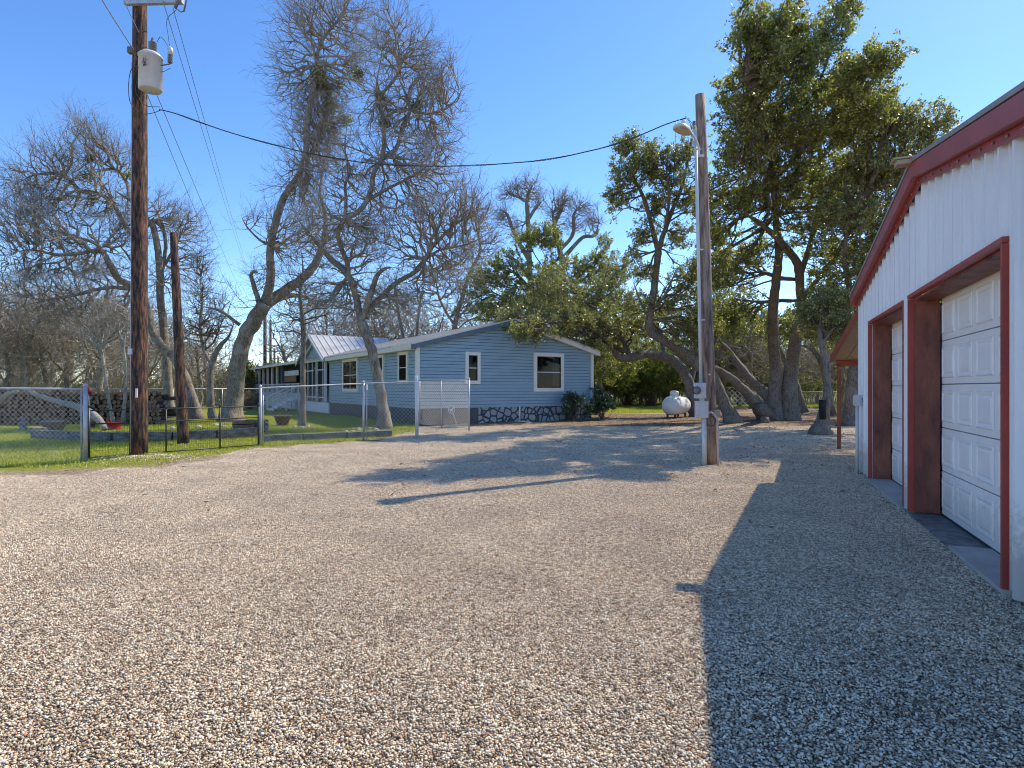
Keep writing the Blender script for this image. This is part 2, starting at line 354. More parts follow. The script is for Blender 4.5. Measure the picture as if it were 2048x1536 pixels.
grass = mix(math_('MULTIPLY', rg2.outputs[0], ad.outputs['Fac']), rg.outputs[0], rd.outputs[0])
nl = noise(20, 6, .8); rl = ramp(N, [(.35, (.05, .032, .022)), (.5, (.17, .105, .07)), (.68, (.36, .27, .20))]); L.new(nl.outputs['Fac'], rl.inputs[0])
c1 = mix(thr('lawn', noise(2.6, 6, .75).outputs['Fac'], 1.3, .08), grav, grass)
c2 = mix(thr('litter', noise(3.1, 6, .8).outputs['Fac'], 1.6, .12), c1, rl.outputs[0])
L.new(c2, b.inputs['Base Color']); b.inputs['Roughness'].default_value = .9; b.inputs['Specular IOR Level'].default_value = .2
bp = N.new('ShaderNodeBump'); bp.inputs['Distance'].default_value = .012
L.new(math_('ADD', math_('MINIMUM', math_('MULTIPLY', ve.outputs['Distance'], 4), 1), math_('MULTIPLY', n14.outputs['Fac'], 2)), bp.inputs['Height']); L.new(bp.outputs[0], b.inputs['Normal'])
M['terrain'] = m
M['grass'] = leafmat('grass_blade', [(0, (.16, .19, .02)), (.5, (.36, .40, .04)), (.85, (.52, .50, .09)), (1, (.58, .48, .24))], .6, .35)
# ================================================================ TERRAIN
YL = np.array([(-900, 960), (-400, 950), (0, 944), (170, 937), (300, 931), (380, 919), (450, 906), (520, 895), (600, 889), (700, 884), (760, 876), (828, 866), (840, 845), (1180, 838), (1190, 829), (1330, 826), (1400, 812), (1500, 816), (1700, 815), (2600, 815)], float)
P1 = GD(277.5, 13.5)
def height(x, y):
    h = .10 * np.exp(-((x - P1[0] - .25) ** 2 / .9 + (y - P1[1] + .1) ** 2 / .5))
    h += .0 * np.sin(x * 1.3 + y * .7) * np.sin(y * .9 - x * .4) * (y < 48) * (np.abs(x) < 24) * np.clip((y - .5) / 2, 0, 1)
    return h
def terrain_masks(x, y):
    yy = np.maximum(y, .5); px = 1024 + F * x / yy; yp = HZ + EYE * F / yy
    dl = EYE * F / (np.interp(px, YL[:, 0], YL[:, 1]) - HZ)
    lawn = np.clip(.5 + (y - dl) * .55, 0, 1)
    lawn = np.where(y < 1, 0, lawn)
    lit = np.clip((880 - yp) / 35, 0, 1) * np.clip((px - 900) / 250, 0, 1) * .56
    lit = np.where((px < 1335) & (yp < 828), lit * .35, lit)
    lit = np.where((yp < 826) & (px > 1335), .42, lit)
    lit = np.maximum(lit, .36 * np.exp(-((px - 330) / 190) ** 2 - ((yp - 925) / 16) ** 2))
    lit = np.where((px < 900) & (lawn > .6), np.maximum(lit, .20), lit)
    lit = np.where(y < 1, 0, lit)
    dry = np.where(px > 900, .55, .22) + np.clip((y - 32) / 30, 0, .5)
    return lawn, lit, dry
def sheet(name, xs, ys, keep):
    X, Y = np.meshgrid(xs, ys); Z = height(X, Y); V = np.stack([X.ravel(), Y.ravel(), Z.ravel()], 1)
    nx = len(xs); i = np.arange(len(ys) - 1)[:, None] * nx + np.arange(nx - 1)[None]
    q = np.stack([i, i + 1, i + 1 + nx, i + nx], -1).reshape(-1, 4)
    c = V[q].mean(1); q = q[keep(c[:, 0], c[:, 1])]
    u, inv = np.unique(q, return_inverse=True); V = V[u]; q = inv.reshape(-1, 4)
    o = mesh_np(name, V, [q], M['terrain'], smooth=True)
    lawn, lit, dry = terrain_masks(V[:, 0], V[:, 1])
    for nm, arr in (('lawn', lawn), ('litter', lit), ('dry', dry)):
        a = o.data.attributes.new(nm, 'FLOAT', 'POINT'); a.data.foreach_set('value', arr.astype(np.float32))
    tag(o, kind='structure'); return o
def isgrav(x, y):
    l, _, _ = terrain_masks(x, y); return l < .5
xs = np.arange(-26, 24.01, .25); ys = np.arange(-4, 64.01, .25)
sheet('gravel_drive', xs, ys, isgrav)
sheet('ground', xs, ys, lambda x, y: ~isgrav(x, y))
bx = np.array([-2500, -600, -150, -60, -26, 24, 60, 150, 600, 2500.]); by = np.array([-400, -60, -4, 64, 120, 300, 900, 4000.])
sheet('far_ground', bx, by, lambda x, y: ~((x > -26) & (x < 24) & (y > -4) & (y < 64)))

# loose pebbles lying on the gravel near the viewer
def ico(sub=0):
    import bmesh
    b = bmesh.new(); bmesh.ops.create_icosphere(b, subdivisions=1 + sub, radius=1)
    V = np.array([v.co[:] for v in b.verts]); Fc = np.array([[v.index for v in f.verts] for f in b.faces]); b.free(); return V, Fc
def pebble_tile(seed, n, size=1.0):
    r = np.random.RandomState(seed); IV, IF = ico(0)
    pos = np.stack([r.rand(n) * size, r.rand(n) * size, r.rand(n) * .006], 1)
    rad = (.0040 + .0052 * r.rand(n) ** 2.2); V = []
    q = r.randn(n, 4); q /= np.linalg.norm(q, axis=1)[:, None]
    a, b_, c, d = q.T
    R = np.stack([1 - 2 * (c * c + d * d), 2 * (b_ * c - a * d), 2 * (b_ * d + a * c), 2 * (b_ * c + a * d), 1 - 2 * (b_ * b_ + d * d), 2 * (c * d - a * b_), 2 * (b_ * d - a * c), 2 * (c * d + a * b_), 1 - 2 * (b_ * b_ + c * c)], 1).reshape(n, 3, 3)
    sc = rad[:, None] * r.uniform(.65, 1.35, (n, 3)); sc[:, 2] *= .8
    P = IV[None] * (1 + r.uniform(-.14, .14, (n, len(IV), 1)))
    P = np.einsum('nij,nvj->nvi', R, P * sc[:, None, :]); P[..., 2] *= .8
    P += pos[:, None]
    Fq = IF[None] + (np.arange(n) * len(IV))[:, None, None]
    return P.reshape(-1, 3), Fq.reshape(-1, 3)
tiles = []
for k in range(3):
    V, Fq = pebble_tile(30 + k, 6600)
    me = bpy.data.meshes.new('gravel_patch'); me.vertices.add(len(V)); me.vertices.foreach_set('co', V.astype(np.float32).ravel())
    me.loops.add(Fq.size); me.loops.foreach_set('vertex_index', Fq.ravel().astype(np.int32)); me.polygons.add(len(Fq))
    me.polygons.foreach_set('loop_start', (np.arange(len(Fq)) * 3).astype(np.int32)); me.polygons.foreach_set('loop_total', np.full(len(Fq), 3, np.int32))
    me.polygons.foreach_set('use_smooth', np.ones(len(Fq), bool))
    me.update(calc_edges=True); me.materials.append(M['pebble']); tiles.append(me)
pts = []
for ix in range(-22, 19):
    for iy in range(1, 25):
        cx, cy = ix + .5, iy + .5
        if abs(cx) > .92 * (cy + .9) + .3: continue
        s_ = (cx - 3.87) * .382 + (cy - 4.66) * .924; r_ = (cx - 3.87) * .924 - (cy - 4.66) * .382
        if r_ > .9 and s_ < 12: continue
        if terrain_masks(np.array([cx]), np.array([cy + .3]))[0][0] > .35 or r_ > 3: continue
        pts.append((cx, cy, 0.0))
gm = bpy.data.meshes.new('gravel_pebbles'); gm.from_pydata(pts, [], []); go = link('gravel_pebbles', gm); tag(go, kind='stuff', label='loose tan and white pebbles covering the drive in front', cat='gravel')
ng_ = bpy.data.node_groups.new('scatter', 'GeometryNodeTree'); ng_.interface.new_socket('Geometry', in_out='INPUT', socket_type='NodeSocketGeometry'); ng_.interface.new_socket('Geometry', in_out='OUTPUT', socket_type='NodeSocketGeometry')
gi = ng_.nodes.new('NodeGroupInput'); gout = ng_.nodes.new('NodeGroupOutput'); jn = ng_.nodes.new('GeometryNodeJoinGeometry')
idx = ng_.nodes.new('GeometryNodeInputIndex')
for k, me in enumerate(tiles):
    to = bpy.data.objects.new('gravel_patch', me)
    oi = ng_.nodes.new('GeometryNodeObjectInfo'); oi.inputs['Object'].default_value = to
    tr = ng_.nodes.new('GeometryNodeTransform'); tr.inputs['Translation'].default_value = (-.5, -.5, 0)
    ng_.links.new(oi.outputs['Geometry'], tr.inputs['Geometry'])
    ip = ng_.nodes.new('GeometryNodeInstanceOnPoints')
    md = ng_.nodes.new('ShaderNodeMath'); md.operation = 'MODULO'; md.inputs[1].default_value = 3; ng_.links.new(idx.outputs[0], md.inputs[0])
    cp = ng_.nodes.new('ShaderNodeMath'); cp.operation = 'COMPARE'; cp.inputs[1].default_value = k; cp.inputs[2].default_value = .1; ng_.links.new(md.outputs[0], cp.inputs[0])
    rv = ng_.nodes.new('FunctionNodeRandomValue'); rv.data_type = 'INT'; rv.inputs[4].default_value = 0; rv.inputs[5].default_value = 3; rv.inputs['Seed'].default_value = 5 + k
    mm = ng_.nodes.new('ShaderNodeMath'); mm.operation = 'MULTIPLY'; mm.inputs[1].default_value = math.pi / 2; ng_.links.new(rv.outputs[2], mm.inputs[0])
    cx = ng_.nodes.new('ShaderNodeCombineXYZ'); ng_.links.new(mm.outputs[0], cx.inputs[2])
    ng_.links.new(gi.outputs[0], ip.inputs['Points']); ng_.links.new(cp.outputs[0], ip.inputs['Selection']); ng_.links.new(tr.outputs[0], ip.inputs['Instance']); ng_.links.new(cx.outputs[0], ip.inputs['Rotation'])
    ng_.links.new(ip.outputs[0], jn.inputs[0])
ng_.links.new(jn.outputs[0], gout.inputs[0])
mo = go.modifiers.new('scatter', 'NODES'); mo.node_group = ng_

# grass blades on the lawns
def blades(name, reg, n, hmin, hmax, label, seed):
    r = np.random.RandomState(seed)
    x = r.uniform(reg[0], reg[1], n * 4); y = r.uniform(reg[2], reg[3], n * 4)
    l, lit, dry = terrain_masks(x, y); clump = np.clip(.5 + .35 * np.sin(x * 3.1 + y + 2 * np.sin(y * 1.7)) * np.sin(y * 2.7 - x * 1.3) + .3 * np.sin(x * 9.1 - y * 4.3) * np.sin(y * 8.2 + x * 3.1), 0, 1); l = l + (clump - .5) * .5 * (l < .8)
    px = 1024 + F * x / y
    k = (r.rand(n * 4) < (l - .35) * 1.6 * (.4 + .6 * clump)) & (r.rand(n * 4) > lit * 1.2) & (px > -160) & (px < 2200)
    x, y = x[k][:n], y[k][:n]; m = len(x); z = height(x, y)
    a = r.rand(m) * 6.28; h = r.uniform(hmin, hmax, m); wd = .006 + y * .00025; tl = r.randn(m, 2) * h[:, None] * .5
    P = np.stack([x, y, z], 1); D = np.stack([np.cos(a) * wd, np.sin(a) * wd, np.zeros(m)], 1)
    T = P + np.stack([tl[:, 0], tl[:, 1], h], 1)
    V = np.stack([P - D, P + D, T], 1).reshape(-1, 3)
    o = mesh_np(name, V, [np.arange(m * 3).reshape(-1, 3)], M['grass']); tag(o, label, 'grass', kind='stuff')
blades('lawn_grass', (-19, -2.5, 12, 34), 190000, .02, .075, 'short bright green grass of the fenced lawn at left', 3)
blades('back_grass', (3, 30, 31, 60), 60000, .03, .09, 'sunlit short grass behind the oaks and the tank', 4)

V, Fq = pebble_tile(77, 1500, 1.0); V = V.reshape(1500, -1, 3); c = V.mean(1, keepdims=True); rr_ = np.random.RandomState(8); a = rr_.rand(1500) * 6.28; d = np.abs(rr_.randn(1500)) * .42 + .15
nc = np.stack([P1[0] + .2 + np.cos(a) * d * 1.5, P1[1] - .12 + np.sin(a) * d * .7, np.zeros(1500)], 1); nc[:, 2] = height(nc[:, 0], nc[:, 1]) + .012
V = ((V - c) * (1.6 + 1.2 * rr_.rand(1500, 1, 1)) + nc[:, None]).reshape(-1, 3)
tag(mesh_np('gravel_heap', V, [Fq], M['pebble'], smooth=True), 'low heap of pale gravel around the utility pole foot', 'gravel', kind='stuff')

# ================================================================ METAL GARAGE
gs = np.array([.382, .924, 0]); gr = np.array([.924, -.382, 0]); G0 = np.array([3.87, 4.66, 0]); UZ = np.array([0, 0, 1.])
def GW(s, r, z): return G0 + gs * s + gr * r + UZ * z
S0, S1, SP = -2.10, 7.50, 2.50
def ztop(s): return 4.03 - (.166 * (s - SP) if s > SP else .195 * (SP - s))
gar = thing('metal_garage', GW(2.775, 4, 0), 'white ribbed metal garage with dark red trim and two overhead doors', 'garage')
ops = [(0.0, 3.15, 2.72), (3.50, 6.18, 2.70)]
prof = [(0, 0), (.014, .055), (.058, .055), (.074, 0), (.145, 0), (.150, .018), (.172, .018), (.178, 0), (.222, 0), (.227, .018), (.250, .018), (.255, 0)]
cols = []; s = S0
k = 0
while s < S1:
    for ds, off in prof: cols.append((S0 + k * .305 + ds, off))
    k += 1; s = S0 + k * .305
for a, b_, _ in ops: cols += [(a - .001, .0), (b_ + .001, .0)]
cols += [(SP, 0)]
cols = sorted([c for c in cols if c[0] < S1]) + [(S1, 0)]
mb = MB()
for (sa, oa), (sb, ob) in zip(cols[:-1], cols[1:]):
    mid = (sa + sb) / 2; zb = .03
    for a, b_, h in ops:
        if a < mid < b_: zb = h + .03
    mb.add([GW(sa, -oa, zb), GW(sb, -ob, zb), GW(sb, -ob, ztop(sb)), GW(sa, -oa, ztop(sa))], [(0, 1, 2, 3)])
mb.build('front_wall', M['white_metal'], gar)
mb = MB()
RB = 10.0
for s_, sg in ((S0, -1), (S1 - .02, 1)): mb.box(GW(s_ + .01, RB / 2 + .06, 1.6), (.02, RB, 3.14), (gs, gr, UZ))
mb.add([GW(S0, RB, 0), GW(S1, RB, 0), GW(S1, RB, ztop(S1) - .02), GW(SP, RB, ztop(SP) - .02), GW(S0, RB, ztop(S0) - .02)], [(0, 1, 2, 3, 4)])
mb.build('wall', M['white_metal'], gar)
# roof sheets
for sg in (-1, 1):
    e = S0 - .28 if sg < 0 else S1 + .2
    mb = MB(); za, zb = ztop(SP) + .215, ztop(e) + .215
    mb.prism([GW(SP, -.17, za), GW(e, -.17, zb), GW(e, -.17, zb + .045), GW(SP, -.17, za + .045)], gr * (RB + .3))
    d = (GW(e, 0, zb) - GW(SP, 0, za)); d /= np.linalg.norm(d); nrm = np.cross(d, gr); nrm *= np.sign(nrm[2])
    for q in range(int(RB / .305)):
        c = (GW(SP, q * .305, za + .045) + GW(e, q * .305, zb + .045)) / 2 + nrm * .012
        mb.box(c, (np.linalg.norm(GW(e, 0, zb) - GW(SP, 0, za)) - .05, .05, .03), (d, gr, nrm))
    mb.build('roof', M['roof_grey'], gar)
# rake trims: face band, lip flange and screws
mb = MB(); sc = MB()
for e in (S0 - .26, S1 + .16):
    a = [GW(SP, -.16, ztop(SP) + .03), GW(e, -.16, ztop(e) + .03), GW(e, -.16, ztop(e) + .205), GW(SP, -.16, ztop(SP) + .205)]
    mb.prism(a, gr * .14)
    a = [GW(SP, -.075, ztop(SP) - .05), GW(e, -.075, ztop(e) - .05), GW(e, -.075, ztop(e) + .028), GW(SP, -.075, ztop(SP) + .028)]
    mb.prism(a, gr * .014)
mb.build('rake_trim', M['red'], gar)
sc.lathe(np.zeros(3) + ORG[gar], [(.014, 0), (.014, .008), (.005, .014)], 8, ax=(gs, UZ, -gr)); scr = sc.build('screw', M['roof_grey'], gar)
spots = [GW(S0 + .06 + q * .305, -.080, ztop(S0 + .06 + q * .305) - .012) for q in range(31)]
for q in range(31):
    for z in (1.25, 3.2):
        s_ = S0 + .105 + q * .305; inop = any(a < s_ < b_ for a, b_, _ in ops)
        if s_ < S1 and not (inop and z < 2.75): spots.append(GW(s_, 0, z))
for i, p in enumerate(spots):
    o = scr if i == 0 else scr.copy()
    if i: COL.objects.link(o)
    o.location = Vector((p - ORG[gar]).tolist())
mb = MB(); mb.box(GW(SP + .03, -.25, ztop(SP) + .262), (.2, .2, .02), (gs, gr, UZ)); mb.box(GW(SP + .03, -.235, ztop(SP) + .222), (.15, .15, .05), (gs, gr, UZ)); mb.build('ridge_vent', M['tan'], gar)
# corner trims
for s_ in (S0 - .01, S1 + .01):
    mb = MB(); mb.box(GW(s_, .02, (ztop(S1) - .06) / 2 + .02), (.09, .12, ztop(S1) - .08), (gs, gr, UZ)); mb.build('corner_trim', M['red'], gar)
# seams between wall sheets
for q in (4, 7, 10, 13, 16, 19, 22, 25, 28):
    s_ = S0 + q * .305 + .084; zb = .05
    for a, b_, h in ops:
        if a < s_ < b_: zb = h + .08
    mb = MB(); mb.box(GW(s_, -.003, (zb + ztop(s_) - .06) / 2), (.006, .004, ztop(s_) - .06 - zb), (gs, gr, UZ)); mb.build('panel_seam', M['roof_grey'], gar)
# openings: reveal boards, red edge trims, doors
REC = .27
for a, b_, h in ops:
    mb = MB()
    mb.box(GW(b_ - .012, REC / 2 + .001, h / 2 + .02), (.024, REC - .01, h - .04), (gs, gr, UZ))
    mb.box(GW(a + .012, REC / 2 + .001, h / 2 + .02), (.024, REC - .01, h - .04), (gs, gr, UZ))
    mb.box(GW((a + b_) / 2, REC / 2 + .001, h - .013), (b_ - a - .052, REC - .01, .024), (gs, gr, UZ))
    mb.build('door_reveal', M['rust'], gar)
    mb = MB()
    mb.box(GW(b_ + .022, -.027, h / 2 + .02), (.040, .073, h - .04), (gs, gr, UZ)); mb.box(GW(a - .022, -.027, h / 2 + .02), (.040, .073, h - .04), (gs, gr, UZ))
    mb.box(GW((a + b_) / 2, -.028, h + .03), (b_ - a + .084, .075, .046), (gs, gr, UZ))
    mb.build('opening_trim', M['red'], gar)
    # sectional door
    mb = MB(); nrow = 5; hh = (h - .05) / nrow; wd = b_ - a; ncol = 5 if wd > 3 else 4; pw = wd / ncol
    for i in range(nrow):
        z0 = .05 + i * hh; z1 = z0 + hh - .012
        mb.box(GW((a + b_) / 2, REC + .04, (z0 + z1) / 2), (wd - .06, .045, z1 - z0), (gs, gr, UZ))
        for j in range(ncol):
            c0 = a + j * pw + .065; c1 = a + (j + 1) * pw - .065; rz = REC + .0155
            rings = []
            for ins, dr in ((0, 0), (.012, -.012), (.024, -.012), (.052, 0.0), (.075, -.010)):
                rings.append([GW(c0 + ins, rz + dr, z0 + .07 + ins), GW(c1 - ins, rz + dr, z0 + .07 + ins), GW(c1 - ins, rz + dr, z1 - .07 - ins), GW(c0 + ins, rz + dr, z1 - .07 - ins)])
            V = np.vstack(rings); Fc = [(q * 4 + e, q * 4 + (e + 1) % 4, q * 4 + 4 + (e + 1) % 4, q * 4 + 4 + e) for q in range(4) for e in range(4)] + [(16, 17, 18, 19)]
            mb.add(V, Fc)
    dr = mb.build('garage_door', M['door_white'], gar)
    mb = MB(); mb.box(GW((a + b_) / 2, REC + .035, .032), (wd - .06, .05, .035), (gs, gr, UZ)); mb.build('bottom_seal', M['black_metal'], dr)
    mb = MB()
    for i in range(1, nrow): mb.box(GW((a + b_) / 2, REC + .05, .05 + i * hh - .006), (wd - .07, .02, .009), (gs, gr, UZ))
    mb.build('section_gap', M['roof_grey'], dr)
mb = MB(); mb.box(GW(4.84, .12, .012), (2.68, .42, .05), (gs, gr, UZ)); mb.build('threshold_slab', M['concrete'], gar)
mb = MB(); mb.box(GW(.66, .13, .014), (1.42, .40, .055), (gs, gr, UZ)); mb.build('threshold_slab', M['concrete'], gar)
mb = MB(); mb.box(GW(2.26, .14, .006), (1.76, .40, .035), (gs, gr, UZ)); mb.build('threshold_slab', M['concrete_wet'], gar)
mb = MB(); mb.box(GW(S1 / 2 + S0 / 2, 5, .005), (S1 - S0, 9.3, .03), (gs, gr, UZ)); mb.build('floor_slab', M['concrete'], gar)
# lean-to roof at the far side
mb = MB(); sA, sB, zA, zB = S1 + .08, 12.1, 3.00, 2.32
mb.prism([GW(sA, -.02, zA), GW(sB, -.02, zB), GW(sB, -.02, zB + .03), GW(sA, -.02, zA + .03)], gr * 5)
d = GW(sB, 0, zB) - GW(sA, 0, zA); d /= np.linalg.norm(d)
for q in range(10): mb.box((GW(sA, .3 + q * .5, zA) + GW(sB, .3 + q * .5, zB)) / 2 - UZ * .012, (4.5, .03, .02), (d, gr, np.cross(d, gr)))
mb.build('lean_to_roof', M['tan'], gar)
mb = MB(); mb.prism([GW(sA, -.09, zA - .05), GW(sB + .05, -.09, zB - .05), GW(sB + .05, -.09, zB + .09), GW(sA, -.09, zA + .09)], gr * .06)
mb.box(GW(sB - .05, 2.5, zB - .075), (.09, 4.9, .14), (gs, gr, UZ)); mb.build('lean_to_trim', M['red'], gar)
for r_ in (.12, 4.6):
    mb = MB(); mb.box(GW(sB - .05, r_, 1.12), (.09, .09, 2.24), (gs, gr, UZ)); mb.build('lean_to_post', M['rust'], gar)
# socket box on a conduit beside the garage corner
bxq = thing('outlet_box', GW(6.95, -.13, 0), 'grey outlet box on a conduit stub at the far garage corner', 'electrical box')
mb = MB(); mb.box(GW(6.95, -.13, 1.37), (.13, .10, .21), (gs, gr, UZ)); mb.box(GW(6.95, -.188, 1.37), (.10, .015, .16), (gs, gr, UZ)); mb.build('box', M['tank_grey'], bxq)
mb = MB(); mb.tube([GW(6.95, -.13, -.05), GW(6.95, -.13, 1.27)], .03, 10); mb.build('conduit', M['tank_grey'], bxq)
mb = MB(); mb.box(GW(6.95, -.055, 1.40), (.03, .07, .03), (gs, gr, UZ)); mb.build('bracket', M['galv'], bxq)

# ================================================================ BLUE HOUSE
h1 = np.array([.844, .537, 0]); h1 /= np.linalg.norm(h1); h2 = np.array([-h1[1], h1[0], 0]); H0 = np.array([-4.03, 25.6, 0])
def HW(a, b, z): return H0 + h1 * a + h2 * b + UZ * z
house = thing('blue_house', HW(4.8, 9, 0), 'long blue clapboard house with pale metal roof and stone skirting', 'house')
HL, HE, HB, EV = 9.6, 19.7, .70, 3.37
def siding(name, fn, length, zt, z0, lap=.148, lip=.026, gap=.016, breaks=(), parent=None):
    """overlapping boards, fn(t, out, z) -> point; zt(t) top; an added slot with a shadow-dark backing under every board"""
    mb = MB(); z = z0; zmax = max(zt(t) for t in [0, length] + list(breaks))
    ts0 = sorted(set([0, length] + list(breaks)))
    while z < zmax - .005:
        ts = set(ts0)
        for a, b_ in zip(ts0[:-1], ts0[1:]):
            za, zb = zt(a), zt(b_)
            for lv in (z, z + gap, z + lap):
                if (za - lv) * (zb - lv) < 0: ts.add(a + (b_ - a) * (lv - za) / (zb - za))
        ts = sorted(ts)
        for a, b_ in zip(ts[:-1], ts[1:]):
            if zt((a + b_) / 2) <= z + gap + 1e-4: continue
            ta, tb = min(z + lap, max(z + gap, zt(a))), min(z + lap, max(z + gap, zt(b_)))
            oa, ob = lip * (1 - .7 * (ta - z) / lap), lip * (1 - .7 * (tb - z) / lap)
            g_ = z + gap
            mb.add([fn(a, lip, g_), fn(b_, lip, g_), fn(b_, ob, tb), fn(a, oa, ta)], [(0, 1, 2, 3)])
            mb.add([fn(a, -.02, g_), fn(b_, -.02, g_), fn(b_, lip, g_), fn(a, lip, g_)], [(0, 1, 2, 3)])
            if z > z0 + .01: mb.add([fn(a, -.02, z), fn(b_, -.02, z), fn(b_, lip * .3, z), fn(a, lip * .3, z)], [(0, 1, 2, 3)])
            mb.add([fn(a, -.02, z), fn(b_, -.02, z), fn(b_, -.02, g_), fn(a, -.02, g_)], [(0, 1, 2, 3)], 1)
        z += lap
    return mb.build(name, [M['siding'], M['lap_shadow']], parent or house)
RZ = 4.62
gz = lambda t: EV + (RZ - EV) * (1 - abs(t - HL / 2) / (HL / 2))
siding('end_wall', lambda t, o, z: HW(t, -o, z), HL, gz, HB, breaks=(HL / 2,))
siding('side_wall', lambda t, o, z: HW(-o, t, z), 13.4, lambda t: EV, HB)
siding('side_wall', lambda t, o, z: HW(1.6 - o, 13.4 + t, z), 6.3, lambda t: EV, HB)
mb = MB(); mb.box(HW(HL - .02, 9.8, 2.04), (.04, 19.6, 2.68), (h1, h2, UZ)); mb.box(HW(HL / 2, HE + .02, 2.04), (HL, .04, 2.68), (h1, h2, UZ)); mb.box(HW(.8, 13.42, 2.04), (1.56, .04, 2.66), (h1, h2, UZ)); mb.build('wall', M['siding'], house)
mb = MB(); mb.box(HW(3.0 + 3.28, .03, .33), (6.6, .05, .78), (h1, h2, UZ)); mb.build('stone_skirting', M['flagstone'], house)
mb = MB(); mb.box(HW(1.49, .03, .33), (2.96, .05, .78), (h1, h2, UZ)); mb.box(HW(.03, 6.8, .33), (.05, 13.5, .78), (h1, h2, UZ)); mb.box(HW(HL - .05, 9.8, .33), (.05, 19.4, .76), (h1, h2, UZ)); mb.build('skirting', M['skirt'], house)
mb = MB(); mb.box(HW(-.015, -.015, 2.0), (.16, .16, 2.74), (h1, h2, UZ)); mb.build('corner_trim', M['trim_white'], house)
mb = MB(); mb.box(HW(HL + .01, -.015, 2.0), (.14, .14, 2.70), (h1, h2, UZ)); mb.build('corner_trim', M['trim_white'], house)
# roof
OV = .38
pit = (RZ - EV) / (HL / 2)
for sg in (-1, 1):
    e = -OV if sg < 0 else HL + OV; ze = EV - pit * OV + .16; zr = RZ + .16
    mb = MB(); a = [HW(HL / 2, -.28, zr), HW(e, -.28, ze), HW(e, -.28, ze + .04), HW(HL / 2, -.28, zr + .04)]
    mb.prism(a, h2 * (HE + .5)); d = HW(e, 0, ze) - HW(HL / 2, 0, zr); L_ = np.linalg.norm(d); d /= L_; nr = np.cross(d, h2); nr *= np.sign(nr[2])
    for q in range(66): mb.box((HW(HL / 2, -.25 + q * .305, zr + .04) + HW(e, -.25 + q * .305, ze + .04)) / 2 + nr * .012, (L_ - .02, .045, .03), (d, h2, nr))
    mb.build('roof', M['roof_white'], house)
    # rake fascia
    mb = MB(); a = [HW(HL / 2, -.26, zr - .20), HW(e, -.26, ze - .20), HW(e, -.26, ze - .003), HW(HL / 2, -.26, zr - .003)]
    mb.prism(a, h2 * .04); mb.build('rake_board', M['slate_trim'] if sg < 0 else M['trim_white'], house)
    mb = MB(); mb.prism([HW(HL / 2, -.215, zr - .17), HW(e * .995, -.215, ze - .17), HW(e * .995, -.215, ze - .14), HW(HL / 2, -.215, zr - .14)], h2 * .21); mb.build('soffit', M['trim_white'], house)
mb = MB(); mb.box(HW(-OV + .02, 6.6, EV - .04), (.04, 13.6, .19), (h1, h2, UZ)); mb.box(HW(-OV / 2, 6.7, EV - .135), (OV - .03, 13.4, .02), (h1, h2, UZ)); mb.build('fascia', M['trim_white'], house)
mb = MB(); mb.box(HW(-OV - .012, .9, EV + .0), (.03, 2.2, .27), (h1, h2, UZ)); mb.build('gutter', M['trim_white'], house)
def window(a, fn, ax, w_, z0, z1, fr, curtain, muntin):
    """fn(t,out,z); a centre t; dark interior box, curtain, glass, frame"""
    x0, x1 = a - w_ / 2, a + w_ / 2; T, O = ax; f = .028
    mb = MB()
    for c, sz in ((((x0 + x1) / 2, z1 - fr / 2), (w_, fr)), (((x0 + x1) / 2, z0 + fr / 2), (w_, fr)), ((x0 + fr / 2, (z0 + z1) / 2), (fr, z1 - z0 - 2 * fr)), ((x1 - fr / 2, (z0 + z1) / 2), (fr, z1 - z0 - 2 * fr))):
        mb.box(fn(c[0], f + .02, c[1]), (sz[0], .075, sz[1]), (T, O, UZ))
    win = mb.build('window', M['trim_white'], house)
    i0, i1, j0, j1 = x0 + fr, x1 - fr, z0 + fr, z1 - fr; g_ = .035; mb = MB()
    for c, sz in ((((i0 + i1) / 2, j1 - g_ / 2), (i1 - i0, g_)), (((i0 + i1) / 2, j0 + g_ / 2), (i1 - i0, g_)), ((i0 + g_ / 2, (j0 + j1) / 2), (g_, j1 - j0 - 2 * g_)), ((i1 - g_ / 2, (j0 + j1) / 2), (g_, j1 - j0 - 2 * g_))):
        mb.box(fn(c[0], f + .012, c[1]), (sz[0], .055, sz[1]), (T, O, UZ))
    mb.build('sash', M['brown_frame'], win)
    mb = MB(); mb.box(fn((i0 + i1) / 2, f + .008, (j0 + j1) / 2), (i1 - i0 - 2 * g_, .045, .035), (T, O, UZ))
    if muntin: mb.box(fn((i0 + i1) / 2, f + .008, (j0 + j1) / 2), (.03, .047, j1 - j0 - 2 * g_), (T, O, UZ))
    mb.build('muntin', M['trim_white'], win)
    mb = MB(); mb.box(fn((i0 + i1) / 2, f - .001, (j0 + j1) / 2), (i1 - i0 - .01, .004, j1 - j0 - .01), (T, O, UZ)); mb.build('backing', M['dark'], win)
    for q0, q1, zz0, zz1 in curtain:
        mb = MB(); xs_ = np.linspace(i0 + (i1 - i0) * q0, i0 + (i1 - i0) * q1, 14); zz0_, zz1_ = j0 + (j1 - j0) * zz0, j0 + (j1 - j0) * zz1
        V = []
        for i, x in enumerate(xs_): V += [fn(x, f + .006 + .003 * (i % 2), zz0_), fn(x, f + .006 + .003 * (i % 2), zz1_)]
        mb.add(V, [(2 * i, 2 * i + 2, 2 * i + 3, 2 * i + 1) for i in range(13)]); mb.build('curtain', M['curtain'], win)
    mb = MB(); mb.box(fn((i0 + i1) / 2, f + .018, (j0 + j1) / 2), (i1 - i0 - 2 * g_, .003, j1 - j0 - 2 * g_), (T, O, UZ)); mb.build('pane', M['glass'], win)
    return win
fe = lambda t, o, z: HW(t, -o, z); fs = lambda t, o, z: HW(-o, t, z)
